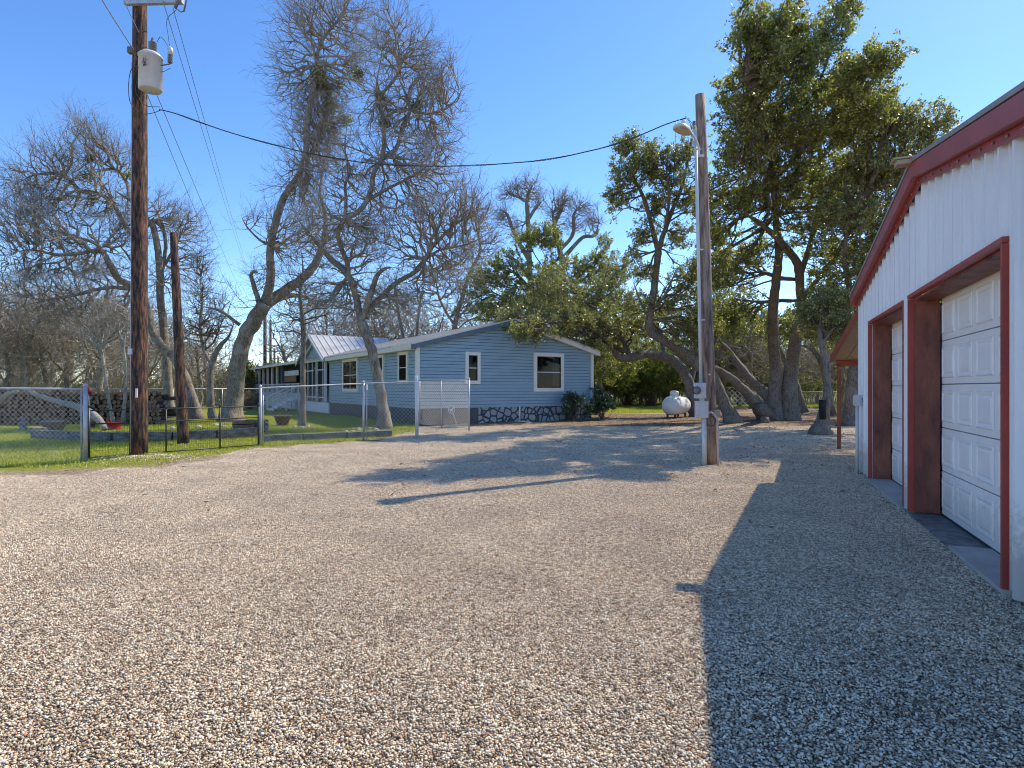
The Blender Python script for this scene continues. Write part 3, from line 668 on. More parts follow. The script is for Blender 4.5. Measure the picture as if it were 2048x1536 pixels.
window(2.66, fe, (h1, -h2), .76, 1.78, 3.22, .15, [(.02, .5, .5, .98)], False)
window(6.88, fe, (h1, -h2), 1.78, 1.43, 3.30, .17, [(.66, .92, .05, .95)], False)
window(1.5, fs, (h2, -h1), 1.12, 1.80, 3.22, .14, [(.55, .95, .5, .98)], False)
window(4.55, fs, (h2, -h1), 1.3, 1.65, 3.22, .14, [], False)
window(9.15, fs, (h2, -h1), 2.7, 1.40, 3.22, .16, [(.02, .14, .05, .95), (.86, .98, .05, .95)], True)
# cross gable over the entry
pa, pb, pz0, pz1 = 13.35, 19.75, 3.46, 5.06; pm = (pa + pb) / 2; ov = .32
for e, sg in ((pa - ov, -1), (pb + ov, 1)):
    ze = pz0 - (pz1 - pz0) / (pm - pa) * ov
    mb = MB(); mb.prism([HW(-.5, pm, pz1), HW(-.5, e, ze), HW(-.5, e, ze + .045), HW(-.5, pm, pz1 + .045)], h1 * 5.4)
    d = HW(0, e, ze) - HW(0, pm, pz1); L_ = np.linalg.norm(d); d /= L_; nr = np.cross(d, h1); nr *= np.sign(nr[2])
    for q in range(13): mb.box((HW(-.42 + q * .42, pm, pz1 + .045) + HW(-.42 + q * .42, e, ze + .045)) / 2 + nr * .015, (L_ - .02, .05, .035), (d, h1, nr))
    mb.build('porch_gable_roof', M['roof_white'], house)
    mb = MB(); mb.prism([HW(-.54, pm, pz1 - .17), HW(-.54, e, ze - .17), HW(-.54, e, ze + .03), HW(-.54, pm, pz1 + .03)], h1 * .035)
    mb.prism([HW(-.30, pm, pz1 - .62), HW(-.30, (pm + e) / 2 + .6 * sg, (pz1 + ze) / 2 - .62), HW(-.30, (pm + e) / 2 + .6 * sg, (pz1 + ze) / 2 - .50), HW(-.30, pm, pz1 - .48)], h1 * .04)
    mb.build('gable_board', M['plaster'], house)
mb = MB(); mb.add([HW(-.1, pa + .02, 3.30), HW(-.1, pb - .02, 3.30), HW(-.1, pb - .02, 3.46), HW(-.1, pm, 5.0), HW(-.1, pa + .02, 3.46)], [(0, 1, 2, 3, 4)]); mb.build('gable_wall', M['siding'], house)
mb = MB(); mb.box(HW(-.2, pm, 3.37), (.14, 6.3, .16), (h1, h2, UZ)); mb.build('porch_beam', M['plaster'], house)
for b_ in (13.55, 15.6, 19.6): mb = MB(); mb.box(HW(-.2, b_, 1.98), (.12, .14, 2.62), (h1, h2, UZ)); mb.build('porch_post', M['plaster'], house)
# screened bays of the entry porch
mb = MB(); mb.box(HW(.9, 16.5, .36), (1.9, 6.2, .66), (h1, h2, UZ)); mb.build('porch_deck', M['plaster'], house)
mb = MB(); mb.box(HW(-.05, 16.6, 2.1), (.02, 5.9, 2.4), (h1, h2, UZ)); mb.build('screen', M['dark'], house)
mb = MB()
for b_, w_ in ((14.5, .07), (17.1, .09), (18.3, .07)): mb.box(HW(-.10, b_, 2.0), (.05, w_, 2.55), (h1, h2, UZ))
for z in (2.75, 1.0): mb.box(HW(-.11, 16.6, z), (.05, 6.0, .07), (h1, h2, UZ))
mb.build('screen_frame', M['plaster'], house)
mb = MB(); mb.box(HW(-.09, 16.3, 1.95), (.04, .9, 2.0), (h1, h2, UZ)); dd = mb.build('screen_door', M['porch_wood'], house)
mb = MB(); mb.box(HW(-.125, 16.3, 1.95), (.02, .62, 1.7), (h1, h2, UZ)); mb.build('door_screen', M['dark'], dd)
# long side porch beyond the gable
mb = MB(); mb.prism([HW(-.5, 19.9, 3.42), HW(6, 19.9, 3.75), HW(6, 19.9, 3.83), HW(-.5, 19.9, 3.50)], h2 * 19.5); mb.build('porch_roof', M['roof_white'], house)
mb = MB(); mb.box(HW(-.52, 29.6, 3.44), (.04, 19.5, .20), (h1, h2, UZ)); mb.build('fascia', M['trim_white'], house)
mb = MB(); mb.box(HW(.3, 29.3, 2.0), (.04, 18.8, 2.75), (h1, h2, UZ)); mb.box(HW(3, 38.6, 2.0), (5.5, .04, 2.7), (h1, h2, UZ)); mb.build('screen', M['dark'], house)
mb = MB(); mb.box(HW(-.02, 29.4, .62), (.08, 19.0, 1.2), (h1, h2, UZ)); mb.build('porch_skirt', M['plaster'], house)
for i, b_ in enumerate([19.95, 26.6, 28.5, 30.5, 32.5, 34.5, 36.5, 38.4]): mb = MB(); mb.box(HW(-.10, b_, 2.3), (.14, .26, 2.16), (h1, h2, UZ)); mb.build('porch_post', M['trim_white'] if i > 1 else M['slate_trim'], house)
mb = MB(); mb.box(HW(-.08, 23.4, 2.72), (.05, 4.6, .38), (h1, h2, UZ)); mb.build('blind', M['plaster'], house)
mb = MB(); mb.box(HW(-.08, 23.8, 2.28), (.05, 3.9, .42), (h1, h2, UZ)); mb.build('blind', M['porch_wood'], house)
# steps, handrails and deck in front of the entry
mb = MB()
for k in range(5): mb.box(HW(-.55 - k * .32, 21.2, .80 - k * .165), (.34, 2.0, .05), (h1, h2, UZ)); mb.box(HW(-.72 - k * .32, 21.2, .73 - k * .165), (.03, 2.0, .11), (h1, h2, UZ))
mb.build('steps', M['plaster'], house)
for b_ in (20.1, 22.3):
    mb = MB(); mb.beam(HW(-.3, b_, 1.75), HW(-2.0, b_, .95), .07, .09); mb.beam(HW(-.3, b_, 1.3), HW(-2.0, b_, .5), .05, .06)
    for q in (-.3, -1.15, -2.0): mb.box(HW(q, b_, (1.75 + (q + .3) * .47) / 2), (.08, .08, 1.75 + (q + .3) * .47), (h1, h2, UZ))
    mb.build('handrail', M['plaster'], house)
mb = MB()
for z in (1.15, 1.9): mb.box(HW(-.32, 29, z), (.06, 18.5, .07), (h1, h2, UZ))
for q in range(46): mb.box(HW(-.32, 20 + q * .4, 1.52), (.03, .04, .72), (h1, h2, UZ))
mb.build('porch_railing', M['plaster'], house)
# bits at the wall foot
mb = MB(); mb.tube([HW(5.15, -.09, .0), HW(5.15, -.09, .75)], .035, 8); mb.build('vent_pipe', M['trim_white'], house)
# ================================================================ POLES AND LINES
def smooth(P, n=6):
    P = np.asarray(P, float); Q = np.vstack([2 * P[0] - P[1], P, 2 * P[-1] - P[-2]]); out = []
    for i in range(1, len(Q) - 2):
        p0, p1, p2, p3 = Q[i - 1:i + 3]
        for k in range(n):
            t_ = k / n; out.append(.5 * ((2 * p1) + (-p0 + p2) * t_ + (2 * p0 - 5 * p1 + 4 * p2 - p3) * t_ ** 2 + (-p0 + 3 * p1 - 3 * p2 + p3) * t_ ** 3))
    out.append(Q[-2]); return np.array(out)
def hang(a, b, sag, n=24):
    a = np.asarray(a, float); b = np.asarray(b, float); t_ = np.linspace(0, 1, n)[:, None]
    P = a + (b - a) * t_; P[:, 2] -= sag * 4 * (t_[:, 0]) * (1 - t_[:, 0]); return P
def wooden(mb, base, top, r0, r1, seed, n=20, k=14):
    P = [np.array(base) + (np.array(top) - np.array(base)) * q / (k - 1) for q in range(k)]
    mb.tube(P, np.linspace(r0, r1, k), n, wob=.05, seed=seed)

# --- transformer pole
D1 = 13.5; pb = GD(277.5, D1, -.1); pt = GD(280, D1, 11.6)
up = thing('utility_pole', GD(277.5, D1), 'tall dark brown utility pole at the left carrying a transformer can', 'utility pole')
mb = MB(); wooden(mb, pb, pt, .185, .135, 1); mb.build('pole', M['pole_wood'], up)
def p1(px, py, dd=0): return W(px, py, D1 + dd)
# crossarm + fused cutout
mb = MB(); a = p1(262, 0, -.18); mb.beam(p1(250, 5, -.2), p1(366, 2, -.35), .09, .11); mb.build('crossarm', M['galv'], up)
mb = MB(); mb.tube([p1(362, -8, -.4), p1(350, 16, -.4)], .035, 10); mb.tube([p1(376, -14, -.42), p1(368, 22, -.42)], .018, 8); mb.tube([p1(350, 16, -.4), p1(362, 24, -.42), p1(370, 22, -.42)], .012, 6); mb.build('fuse_cutout', M['porcelain'], up)
tc = thing('transformer', p1(301, 180, -.34), 'pale grey cylindrical transformer can with bushings hung on the pole', 'transformer')
tb_ = p1(301, 181, -.36); hgt = 66 / F * D1; rt = .232
mb = MB(); mb.lathe(tb_, [(rt * .9, 0), (rt, .015), (rt, hgt - .03), (rt + .012, hgt - .03), (rt + .012, hgt), (rt * .82, hgt + .06), (rt * .3, hgt + .085), (.02, hgt + .09)], 36); mb.build('tank', M['tank_grey'], tc)
mb = MB(); c = tb_ + np.array([.06, -.02, hgt + .07]); pr = [(.045, 0)]
for q in range(5): pr += [(.05, .02 + q * .045), (.085, .035 + q * .045), (.05, .055 + q * .045)]
pr += [(.035, .27), (.02, .33)]; mb.lathe(c, pr, 16); mb.build('bushing', M['porcelain'], tc)
mb = MB(); c = tb_ + np.array([.43, 0, hgt - .14]); mb.lathe(c + UZ * .18, [(.055, 0), (.058, .14), (.03, .17)], 12); mb.build('arrester_cap', M['tank_grey'], tc)
mb = MB(); pr = []
for q in range(5): pr += [(.035, q * .036), (.055, .012 + q * .036), (.035, .026 + q * .036)]
mb.lathe(c, pr, 12); mb.beam(tb_ + np.array([rt - .02, 0, hgt - .2]), c + UZ * -.02, .03, .012); mb.build('arrester', M['porcelain'], tc)
for z in (.18, .52): mb = MB(); mb.box(tb_ + np.array([-rt + .03, .20, z]), (.16, .12, .07)); mb.build('hanger', M['galv'], tc)
mb = MB()
for px, py in ((289, 118), (289, 122), (291, 128)): mb.lathe(p1(px, py, -.61), [(.02, 0), (.024, .02), (.012, .05)], 8, ax=(np.array([1, 0, 0]), UZ, np.array([0, -1., 0])))
mb.build('secondary_lug', M['porcelain'], tc)
mb = MB()
for pts_, r_ in (([(352, 20, -.4), (334, 40, -.4), (337, 75, -.36), (341, 104, -.36)], .006), ([(314, 84, -.36), (322, 74, -.4), (336, 92, -.4), (341, 104, -.36)], .006),
                 ([(289, 122, -.62), (272, 118, -.45), (266, 128, -.2)], .006), ([(289, 124, -.62), (280, 150, -.5), (271, 180, -.3), (290, 210, -.25), (320, 214, -.2)], .008),
                 ([(291, 130, -.62), (262, 140, -.3), (259, 200, -.3), (282, 226, -.2), (305, 226, -.2), (324, 219, -.2)], .008), ([(289, 120, -.62), (268, 150, -.45), (266, 210, -.35), (284, 222, -.3)], .006),
                 ([(265, 100, -.2), (268, 108, -.3), (274, 118, -.4), (288, 120, -.62)], .007), ([(341, 136, -.36), (330, 142, -.4), (322, 144, -.36)], .006)):
    mb.tube(smooth([p1(*q) for q in pts_], 6), r_, 6)
mb.build('jumper_wires', M['cable'], up)
mb = MB(); mb.tube([p1(263.5, 125, -.17), p1(262, 400, -.18), p1(261.5, 700, -.2), p1(261.5, 905, -.2)], .006, 6); mb.build('ground_wire', M['galv'], up)
mb = MB(); mb.box(p1(264, 101, -.1), (.16, .1, .13)); mb.build('wire_clamp', M['porcelain'], up)
mb = MB(); mb.box(p1(273, 786, -.2), (.045, .012, .20)); mb.build('plate', M['trim_white'], up)
mb = MB(); mb.box(p1(262, 703, -.14), (.10, .08, .13)); mb.build('junction_box', M['tank_grey'], up)
# --- short leaning pole
D2 = 17.1
sp_ = thing('short_pole', GD(367, D2), 'short reddish wood pole with sawn top leaning left behind the utility pole', 'pole')
mb = MB(); wooden(mb, GD(367, D2, -.1), W(347, 466, D2), .155, .095, 2); mb.build('post', M['pole_wood'], sp_)
# --- service pole at right
D3 = 12.63
sv = thing('service_pole', GD(1421, D3), 'weathered wood pole at right with meter boxes and a yard lamp', 'utility pole')
mb = MB(); wooden(mb, GD(1421, D3, -.1), W(1400, 190, D3), .165, .10, 3); mb.build('pole', M['pole_wood2'], sv)
def p3(px, py, dd=0): return W(px, py, D3 + dd)
mb = MB(); mb.tube([p3(1391, 262, -.12), p3(1396, 480, -.15), p3(1402, 770, -.19)], .034, 10); mb.tube([p3(1408, 830, -.22), p3(1409, 932, -.22)], .05, 12); mb.tube([p3(1391, 262, -.12), p3(1389, 252, -.14), p3(1384, 254, -.16)], .04, 10)
for py in (300, 500, 640): mb.box(p3(1391 + (py - 262) * .022 + 3, py, -.13), (.13, .10, .03))
mb.build('conduit', M['tank_grey'], sv)
mb = MB(); mb.box(p3(1400, 781, -.27), (.215, .13, .32)); mb.box(p3(1400, 781, -.34), (.19, .015, .29)); mtr = mb.build('meter_box', M['tank_grey'], sv)
mb = MB(); mb.lathe(p3(1393, 781, -.345), [(.085, 0), (.085, .02), (.07, .03), (.07, .08), (.05, .10)], 20, ax=(np.array([1., 0, 0]), UZ, np.array([0, -1., 0]))); mb.build('meter_dial', M['glass'], mtr)
mb = MB(); mb.lathe(p3(1393, 781, -.346), [(.062, 0), (.062, .02)], 20, ax=(np.array([1., 0, 0]), UZ, np.array([0, -1., 0]))); mb.build('meter_face', M['plain_white'], mtr)
mb = MB(); mb.box(p3(1403, 819, -.26), (.235, .16, .34)); mb.box(p3(1403, 802.5, -.27), (.25, .19, .012)); mb.box(p3(1402, 820, -.345), (.20, .012, .27)); mb.box(p3(1404, 799, -.24), (.08, .08, .06)); mb.build('breaker_box', M['tank_grey'], sv)
mb = MB(); mb.tube(smooth([p3(1415, 826, -.26), p3(1424, 826, -.28), p3(1434, 838, -.28), p3(1436, 860, -.26), p3(1436, 931, -.24)], 6), .022, 8); mb.build('flexible_conduit', M['galv'], sv)
mb = MB(); a = np.linspace(-1.4, 3.6, 18); mb.tube([p3(1422 + 9 * math.cos(q), 842 + 10 * math.sin(q), -.2) for q in a], .009, 6); mb.build('cable_loop', M['cable'], sv)
mb = MB(); mb.box(p3(1433, 827, -.12), (.14, .09, .15)); mb.build('outlet', M['tan'], sv)
mb = MB(); mb.box(p3(1419, 749, -.17), (.035, .02, .035)); mb.build('reflector', M['plain_white'], sv)
# yard lamp
mb = MB(); mb.tube(smooth([p3(1397, 312, -.16), p3(1397, 296, -.2), p3(1391, 278, -.32), p3(1380, 264, -.45)], 6), .024, 10); mb.box(p3(1401, 312, -.14), (.14, .05, .05)); lamp = mb.build('lamp_arm', M['tank_grey'], sv)
hd0, hd1 = p3(1383, 270, -.42), p3(1353, 251, -.75); d = hd1 - hd0; L_ = np.linalg.norm(d); d /= L_; sd_ = np.cross(d, UZ); sd_ /= np.linalg.norm(sd_); uu = np.cross(sd_, d)
mb = MB(); V = []; secs = [(0, .04, .04), (.18, .075, .06), (.5, .13, .085), (.8, .135, .08), (.96, .10, .05), (1, .05, .02)]
for t_, w_, h_ in secs:
    for q in range(14):
        an = math.pi * q / 13; V.append(hd0 + d * L_ * t_ + sd_ * w_ * math.cos(an) + uu * h_ * math.sin(an))
Fc = [(i * 14 + q, i * 14 + q + 1, (i + 1) * 14 + q + 1, (i + 1) * 14 + q) for i in range(5) for q in range(13)] + [tuple(range(14)), tuple(70 + q for q in range(14))]
mb.add(V, Fc, 0, True); lh = mb.build('lamp_head', M['tank_grey'], sv)
mb = MB(); V = [hd0 + d * L_ * t_ + sd_ * w_ * sg for t_, w_, h_ in secs for sg in (-1, 1)]; V2 = [v - uu * (.03 if 1 < i < 10 else .0) for i, v in enumerate(V)]
mb.add(V + V2, [(2 * i, 2 * i + 1, 2 * i + 3, 2 * i + 2) for i in range(5)] + [(12 + 2 * i, 12 + 2 * i + 2, 12 + 2 * i + 3, 12 + 2 * i + 1) for i in range(5)] + [(2 * i, 2 * i + 2, 14 + 2 * i, 12 + 2 * i) for i in range(5)] + [(2 * i + 1, 13 + 2 * i, 15 + 2 * i, 2 * i + 3) for i in range(5)]); mb.build('lens', M['lamp_glass'], lh)
mb = MB(); mb.lathe(hd0 + d * L_ * .55 + uu * .07, [(.045, 0), (.045, .1), (.035, .12)], 12); mb.build('photocell', M['tank_grey'], lh)
mb = MB()
for q in ([(1352, 242), (1352, 290), (1358, 306), (1368, 318), (1384, 322), (1391, 316)], [(1358, 238), (1366, 300), (1374, 330), (1384, 352), (1390, 360)], [(1370, 232), (1380, 246), (1383, 262), (1382, 280), (1379, 300)], [(1376, 236), (1386, 250), (1389, 256)]):
    mb.tube(smooth([p3(x, y, -.2 - .1 * i % .2) for i, (x, y) in enumerate(q)], 5), .006, 5)
mb.build('drip_loops', M['cable'], sv)
mb = MB(); mb.lathe(p3(1388, 250, -.14), [(.02, 0), (.04, .02), (.02, .04), (.04, .06), (.02, .08)], 10); mb.build('insulator', M['porcelain'], sv)
# --- service drop between the poles: three twisted strands
a, b_ = p1(318, 214, -.2), p3(1372, 231, -.1)
n = 420; t_ = np.linspace(0, 1, n); C_ = hang(a, b_, .0, n)
pyf = np.interp(C_[:, 0] / C_[:, 1] * F + 1024, [318, 400, 480, 620, 740, 850, 960, 1100, 1240, 1372], [214, 245, 272, 308, 328, 333, 331, 320, 288, 231])
C_[:, 2] = EYE - (pyf - HZ) / F * C_[:, 1]
k5 = np.ones(41) / 41; zp = np.concatenate([np.full(20, C_[0, 2]), C_[:, 2], np.full(20, C_[-1, 2])]); C_[:, 2] = np.convolve(zp, k5, 'valid')
mb = MB(); rw = .006 * (1 + 1.2 * np.sin(t_ * 23) ** 6)
for k in range(3):
    ph = t_ * 210 + k * 2.094; mb.tube(C_ + np.stack([np.zeros(n), np.cos(ph) * rw, np.sin(ph) * rw], 1), .0068, 4)
o = mb.build('service_cable', M['cable'], origin=a); tag(o, 'black twisted cable sagging between the two big poles', 'cable')
# --- four line conductors running past the pole to the far poles
far = thing('power_line', p1(330, 0, 0), 'four thin parallel power line wires descending to the distance behind the trees', 'power line')
for (x0, y0, x1, y1) in ((292, 183, 468, 600), (311, 183, 485, 590), (326, 2, 494, 545), (346, 16, 492, 528)):
    A_ = W(x0, y0, 13.6 if y0 > 100 else 13.1); B_ = W(x1, y1, 60); mb = MB(); mb.tube(hang(A_, B_, .15, 30), .009, 5); mb.build('wire', M['alu'], far)
for (x0, y0, x1, y1, d0, d1) in ((268, 101, 150, -90, 13.4, 7), (278, 66, 200, -110, 13.4, 7)):
    mb = MB(); mb.tube(hang(W(x0, y0, d0), W(x1, y1, d1), .02, 10), .008 if x0 > 270 else .011, 5); mb.build('wire', M['alu'], far)
lb = ['tallest slim far pole right of the big leaning tree', 'second far pole just right of the tallest far one', 'short far pole with crossarms near the porch roof', 'shortest far pole behind the porch roof edge']
for (px, pyt, dd, r_), l_ in zip(((530, 610, 62, .17), (541, 640, 70, .14), (549, 697, 95, .17), (556, 712, 110, .15)), lb):
    tp_ = W(px, pyt, dd); q = thing('distant_pole', (tp_[0], dd, 0), l_, 'utility pole', 'far poles beyond the house')
    mb = MB(); mb.tube([(tp_[0], dd, -.1), tp_], [r_ * 1.2, r_], 8); mb.build('pole', M['pole_wood'], q)
    if px > 545: mb = MB(); mb.box(tp_ - UZ * .5, (2.4, .12, .14)); mb.build('crossarm', M['pole_wood'], q)

# ================================================================ FENCES
def linkmesh(A_, B_, z0, z1, zA=None, sp=.10, r=.0034, m='wire', parent=None, name='chain_link'):
    """diamond wire netting in the upright plane A-B"""
    A_ = np.array(A_, float); B_ = np.array(B_, float); L_ = np.linalg.norm((B_ - A_)[:2]); d = (B_ - A_) / L_; H = z1 - z0
    segs = []
    for sg in (1, -1):
        for c in np.arange(-H, L_ + H, sp):
            # line x = c + sg*(z) ; clip to 0..L
            za, zb = 0., H
            if sg > 0: lo, hi = max(0, -c), min(H, L_ - c)
            else: lo, hi = max(0, c - L_), min(H, c)
            if hi - lo < .02: continue
            segs.append((c + sg * lo, lo, c + sg * hi, hi, sg))
    sgm = np.array(segs); nrm = np.array([-d[1], d[0], 0]) * .002
    P0 = A_ + d * sgm[:, :1] + UZ * (z0 + sgm[:, 1:2]) + nrm * sgm[:, 4:5]; P1_ = A_ + d * sgm[:, 2:3] + UZ * (z0 + sgm[:, 3:4]) + nrm * sgm[:, 4:5]
    # split long wires so that they can sag out of plane a little
    V, Fq = prisms(P0, P1_, r, r, 3)
    return mesh_np(name, V, [Fq], M[m], parent, smooth=True)
def post(parent, base, h, r, m='galv', cap=True, name='post'):
    mb = MB(); mb.tube([base - UZ * .05, base + UZ * h], r, 12)
    if cap: mb.lathe(base + UZ * h, [(r * 1.15, -.03), (r * 1.15, .01), (r * .6, .04), (.005, .055)], 12)
    return mb.build(name, M[m], parent)
def rail(parent, a, b_, r=.021, m='galv', name='rail'):
    mb = MB(); mb.tube([a, b_], r, 10); return mb.build(name, M[m], parent)
# left chain link run
A_ = GD(-420, 12.0); B_ = GD(165, 12.9)
f1 = thing('chain_link_fence', B_, 'silver chain link fence run at the far left edge, ending at a thick post', 'fence')
post(f1, GD(171, 12.9), 1.66, .042); post(f1, A_, 1.66, .035); post(f1, GD(163, 12.93), 1.6, .018, cap=False)
rail(f1, A_ + UZ * 1.62, GD(169, 12.9, 1.58)); linkmesh(A_, B_, .04, 1.58, parent=f1)
# low black wire fence
C0, C1 = GD(177, 13.25), GD(517, 16.35)
f2 = thing('black_wire_fence', (C0 + C1) / 2, 'low black metal fence with wire mesh between silver posts', 'fence')
fd = (C1 - C0); FL = np.linalg.norm(fd); fd /= FL; HB2 = 1.13
for t_, r_ in ((0, .035), (.405, .018), (.735, .020), (1, .024)): post(f2, C0 + fd * FL * t_, HB2 if t_ else 1.2, r_, 'black_metal', name='post')
for z in (HB2 - .03, .80, .06): rail(f2, C0 + UZ * z, C1 + UZ * z, .016, 'black_metal')
P0 = []; P1_ = []
for q in np.arange(.05, FL, .055): P0.append(C0 + fd * q + UZ * .04); P1_.append(C0 + fd * q + UZ * .80)
for z in np.arange(.10, .80, .10): P0.append(C0 + UZ * z); P1_.append(C1 + UZ * z)
V, Fq = prisms(P0, P1_, .0022, .0022, 3); mesh_np('wire_mesh', V, [Fq], M['black_metal'], f2)
# silver run in front of the house
Q = [GD(521, 16.45), GD(727, 18.4), GD(829, 19.1)]; ZT = [1.64, 1.78, 1.84]
f3 = thing('chain_link_fence', Q[1], 'silver chain link fence run in front of the two house windows', 'fence')
post(f3, Q[0], ZT[0], .036); post(f3, GD(526, 16.5), 1.60, .016, cap=False); post(f3, Q[1], ZT[1], .034); post(f3, Q[1] + np.array([.10, 0, 0]), ZT[1] - .07, .014, cap=False)
mb = MB(); mb.tube([Q[0] + UZ * (ZT[0] - .04), Q[1] + UZ * (ZT[1] - .04), Q[2] + UZ * (ZT[2] - .04)], .021, 10, smooth=False); mb.build('rail', M['galv'], f3)
for a, b_, z in ((Q[0], Q[1], 1.62), (Q[1], Q[2], 1.76)): linkmesh(a, b_, .03, z, sp=.125, r=.0042, parent=f3)
# thick pale gate post and the short return fence to the house corner
f4 = thing('chain_link_gate', GD(885, 23.6), 'tall chain link gate panel between a white post and the house end wall', 'gate')
mb = MB(); mb.tube([GD(834, 19.3, -.05), GD(832.5, 19.3, 2.0)], .055, 14); mb.build('post', M['plain_white'], f4)
R0_, R1_ = GD(839, 25.1), GD(938, 22.4)
for t_, r_ in ((0, .028), (.47, .022), (1, .036)): post(f4, R0_ + (R1_ - R0_) * t_, 1.94 if t_ else 1.94, r_)
rail(f4, R0_ + UZ * 1.92, R1_ + UZ * 1.92); rail(f4, R0_ + UZ * .10, R1_ + UZ * .10, .016); linkmesh(R0_, R1_, .1, 1.90, sp=.13, r=.0036, parent=f4)
# back fences
def backfence(pts_, h, label, grp, m='wire', sp=.16, r=.004, step=3.0):
    f = thing('chain_link_fence', pts_[0], label, 'fence', grp); mb = MB(); mb.tube([p + UZ * h for p in pts_], .025, 6); mb.build('rail', M['galv'], f)
    for a, b_ in zip(pts_[:-1], pts_[1:]):
        L_ = np.linalg.norm(b_ - a)
        for q in range(int(L_ / step) + 1): post(f, a + (b_ - a) * min(1, q * step / L_), h, .03, cap=False)
        linkmesh(a, b_, .05, h, sp=sp, r=r, m=m, parent=f)
backfence([GD(-300, 37), GD(240, 38), GD(545, 44)], 1.55, 'long chain link fence behind the woodpile and big leaning tree', None)
backfence([GD(1180, 58), GD(1420, 57), GD(1590, 55), GD(1900, 50)], 1.25, 'chain link fence across the back behind the oaks', None, sp=.2, r=.006)
# pale lattice screen behind the big oak
lt = thing('lattice_screen', GD(1485, 50), 'pale diamond lattice panel behind the leaning oak trunks', 'lattice')
linkmesh(GD(1440, 50.3), GD(1535, 49.7), .1, 1.65, sp=.42, r=.03, m='trim_white', parent=lt, name='lattice')
mb = MB(); mb.beam(GD(1440, 50.3, 1.66), GD(1535, 49.7, 1.66), .05, .06); mb.build('top_rail', M['trim_white'], lt)

# ================================================================ YARD THINGS
def put(name, label, cat_, loc, grp=None): return thing(name, loc, label, cat_, grp)
# railway-tie edging
ties = [((68, 878), (228, 884), 'leftmost of the row'), ((228, 884), (345, 882), 'second from left'), ((345, 882), (432, 878), 'third, behind short pole'), ((432, 878), (512, 873), 'fourth, left of silver corner post')]
for i, (a, b_, l_) in enumerate(ties):
    a, b_ = G(*a), G(*b_); e = (b_ - a) / np.linalg.norm(b_ - a) * .012; mb = MB(); mb.beam(a + e + UZ * .16, b_ - e + UZ * (.15 + .01 * i), .22, .24)
    tag(mb.build('timber_edging', M['timber'], origin=(a + b_) / 2), 'grey landscape timber on the lawn, %s' % l_, 'timber', 'grey landscape timbers edging the lawn beds')
ties = [((528, 884), (602, 881), 'nearest the silver corner post'), ((606, 881), (690, 877), 'middle one behind the chain link'), ((694, 877), (782, 873), 'ending beside the bare tree')]
for i, (a, b_, l_) in enumerate(ties):
    a, b_ = G(*a), G(*b_); mb = MB(); mb.beam(a + UZ * .10, b_ + UZ * .11, .2, .2)
    tag(mb.build('timber_edging', M['timber'], origin=(a + b_) / 2), 'dark landscape timber edging the bed, %s' % l_, 'timber', 'dark landscape timbers in front of the house lawn')
mb = MB(); mb.box(G(75, 868, .12), (.9, .35, .22), ((.8, -.6, 0), (.6, .8, 0), (0, 0, 1))); tag(mb.build('timber_edging', M['timber'], origin=G(75, 868)), 'short slanted timber stub at the left end of the row', 'timber')
# rocks along the bed
rockV, rockF = ico(1)
rb = bpy.data.meshes.new('rock'); rv_ = rockV * (1 + RN.uniform(-.16, .16, (len(rockV), 1))) * np.array([1, .8, .62]); rb.from_pydata(rv_.tolist(), [], rockF.tolist()); rb.materials.append(M['rock']); rb.update()
rb2 = bpy.data.meshes.new('rock'); rv_ = rockV * (1 + RN.uniform(-.2, .2, (len(rockV), 1))) * np.array([.8, 1, .7]); rb2.from_pydata(rv_.tolist(), [], rockF.tolist()); rb2.materials.append(M['rock']); rb2.update()
for i, (px, py, r_) in enumerate([(692, 866, .12), (706, 864, .10), (718, 862, .14), (738, 860, .16), (752, 862, .13), (763, 858, .12), (722, 868, .08), (773, 866, .10), (590, 856, .11), (604, 858, .13), (615, 855, .12), (626, 859, .09), (576, 872, .10), (584, 873, .08), (468, 858, .12), (448, 856, .13), (396, 856, .13), (410, 858, .10), (432, 852, .12), (345, 858, .13)]):
    o = link('rock', rb if i % 2 else rb2); o.location = Vector(G(px, py, r_ * .25).tolist()); o.scale = (r_, r_, r_); o.rotation_euler = (0, 0, i * 1.7)
    where = 'by the foot of the bare tree' if px > 650 else ('by the thin trunk and steps' if px > 570 else 'around the foot of the left trees')
    tag(o, 'small pale pinkish rock on the bed ' + where, 'rock', 'small pale rocks ' + where)
# propane tank
tq = G(1345, 834); tx = np.array([.55, .835, 0]); ty = np.array([-.835, .55, 0])
pt_ = put('propane_tank', 'white horizontal propane tank with domed lid under the oak', 'propane tank', tq)
mb = MB(); c0 = GD(1341, 31.6) + UZ * .66; rr = .50; pr = [(.02, -.26), (.2, -.23), (.34, -.15), (.44, -.05), (rr, .07), (rr, 1.9), (.44, 2.02), (.34, 2.12), (.2, 2.2), (.02, 2.23)]
mb.lathe(c0, pr, 32, ax=(ty, UZ, tx)); mb.build('tank', M['tank_white'], pt_)
mb = MB(); mb.lathe(c0 + tx * .62 + UZ * (rr - .04), [(.23, 0), (.23, .24), (.215, .29), (.11, .34), (.02, .35)], 20); mb.build('valve_dome', M['tank_white'], pt_)
for q in (.35, 1.6):
    for sg in (-1, 1): mb = MB(); mb.box(c0 + tx * q + ty * .28 * sg - UZ * .56, (.08, .10, .26), (tx, ty, UZ)); mb.build('leg', M['rust'], pt_)
for q in (.25, .95, 1.65): mb = MB(); mb.lathe(c0 + tx * q, [(rr + .002, -.012), (rr + .006, 0), (rr + .002, .012)], 32, ax=(ty, UZ, tx)); mb.build('weld_band', M['tank_grey'], pt_)
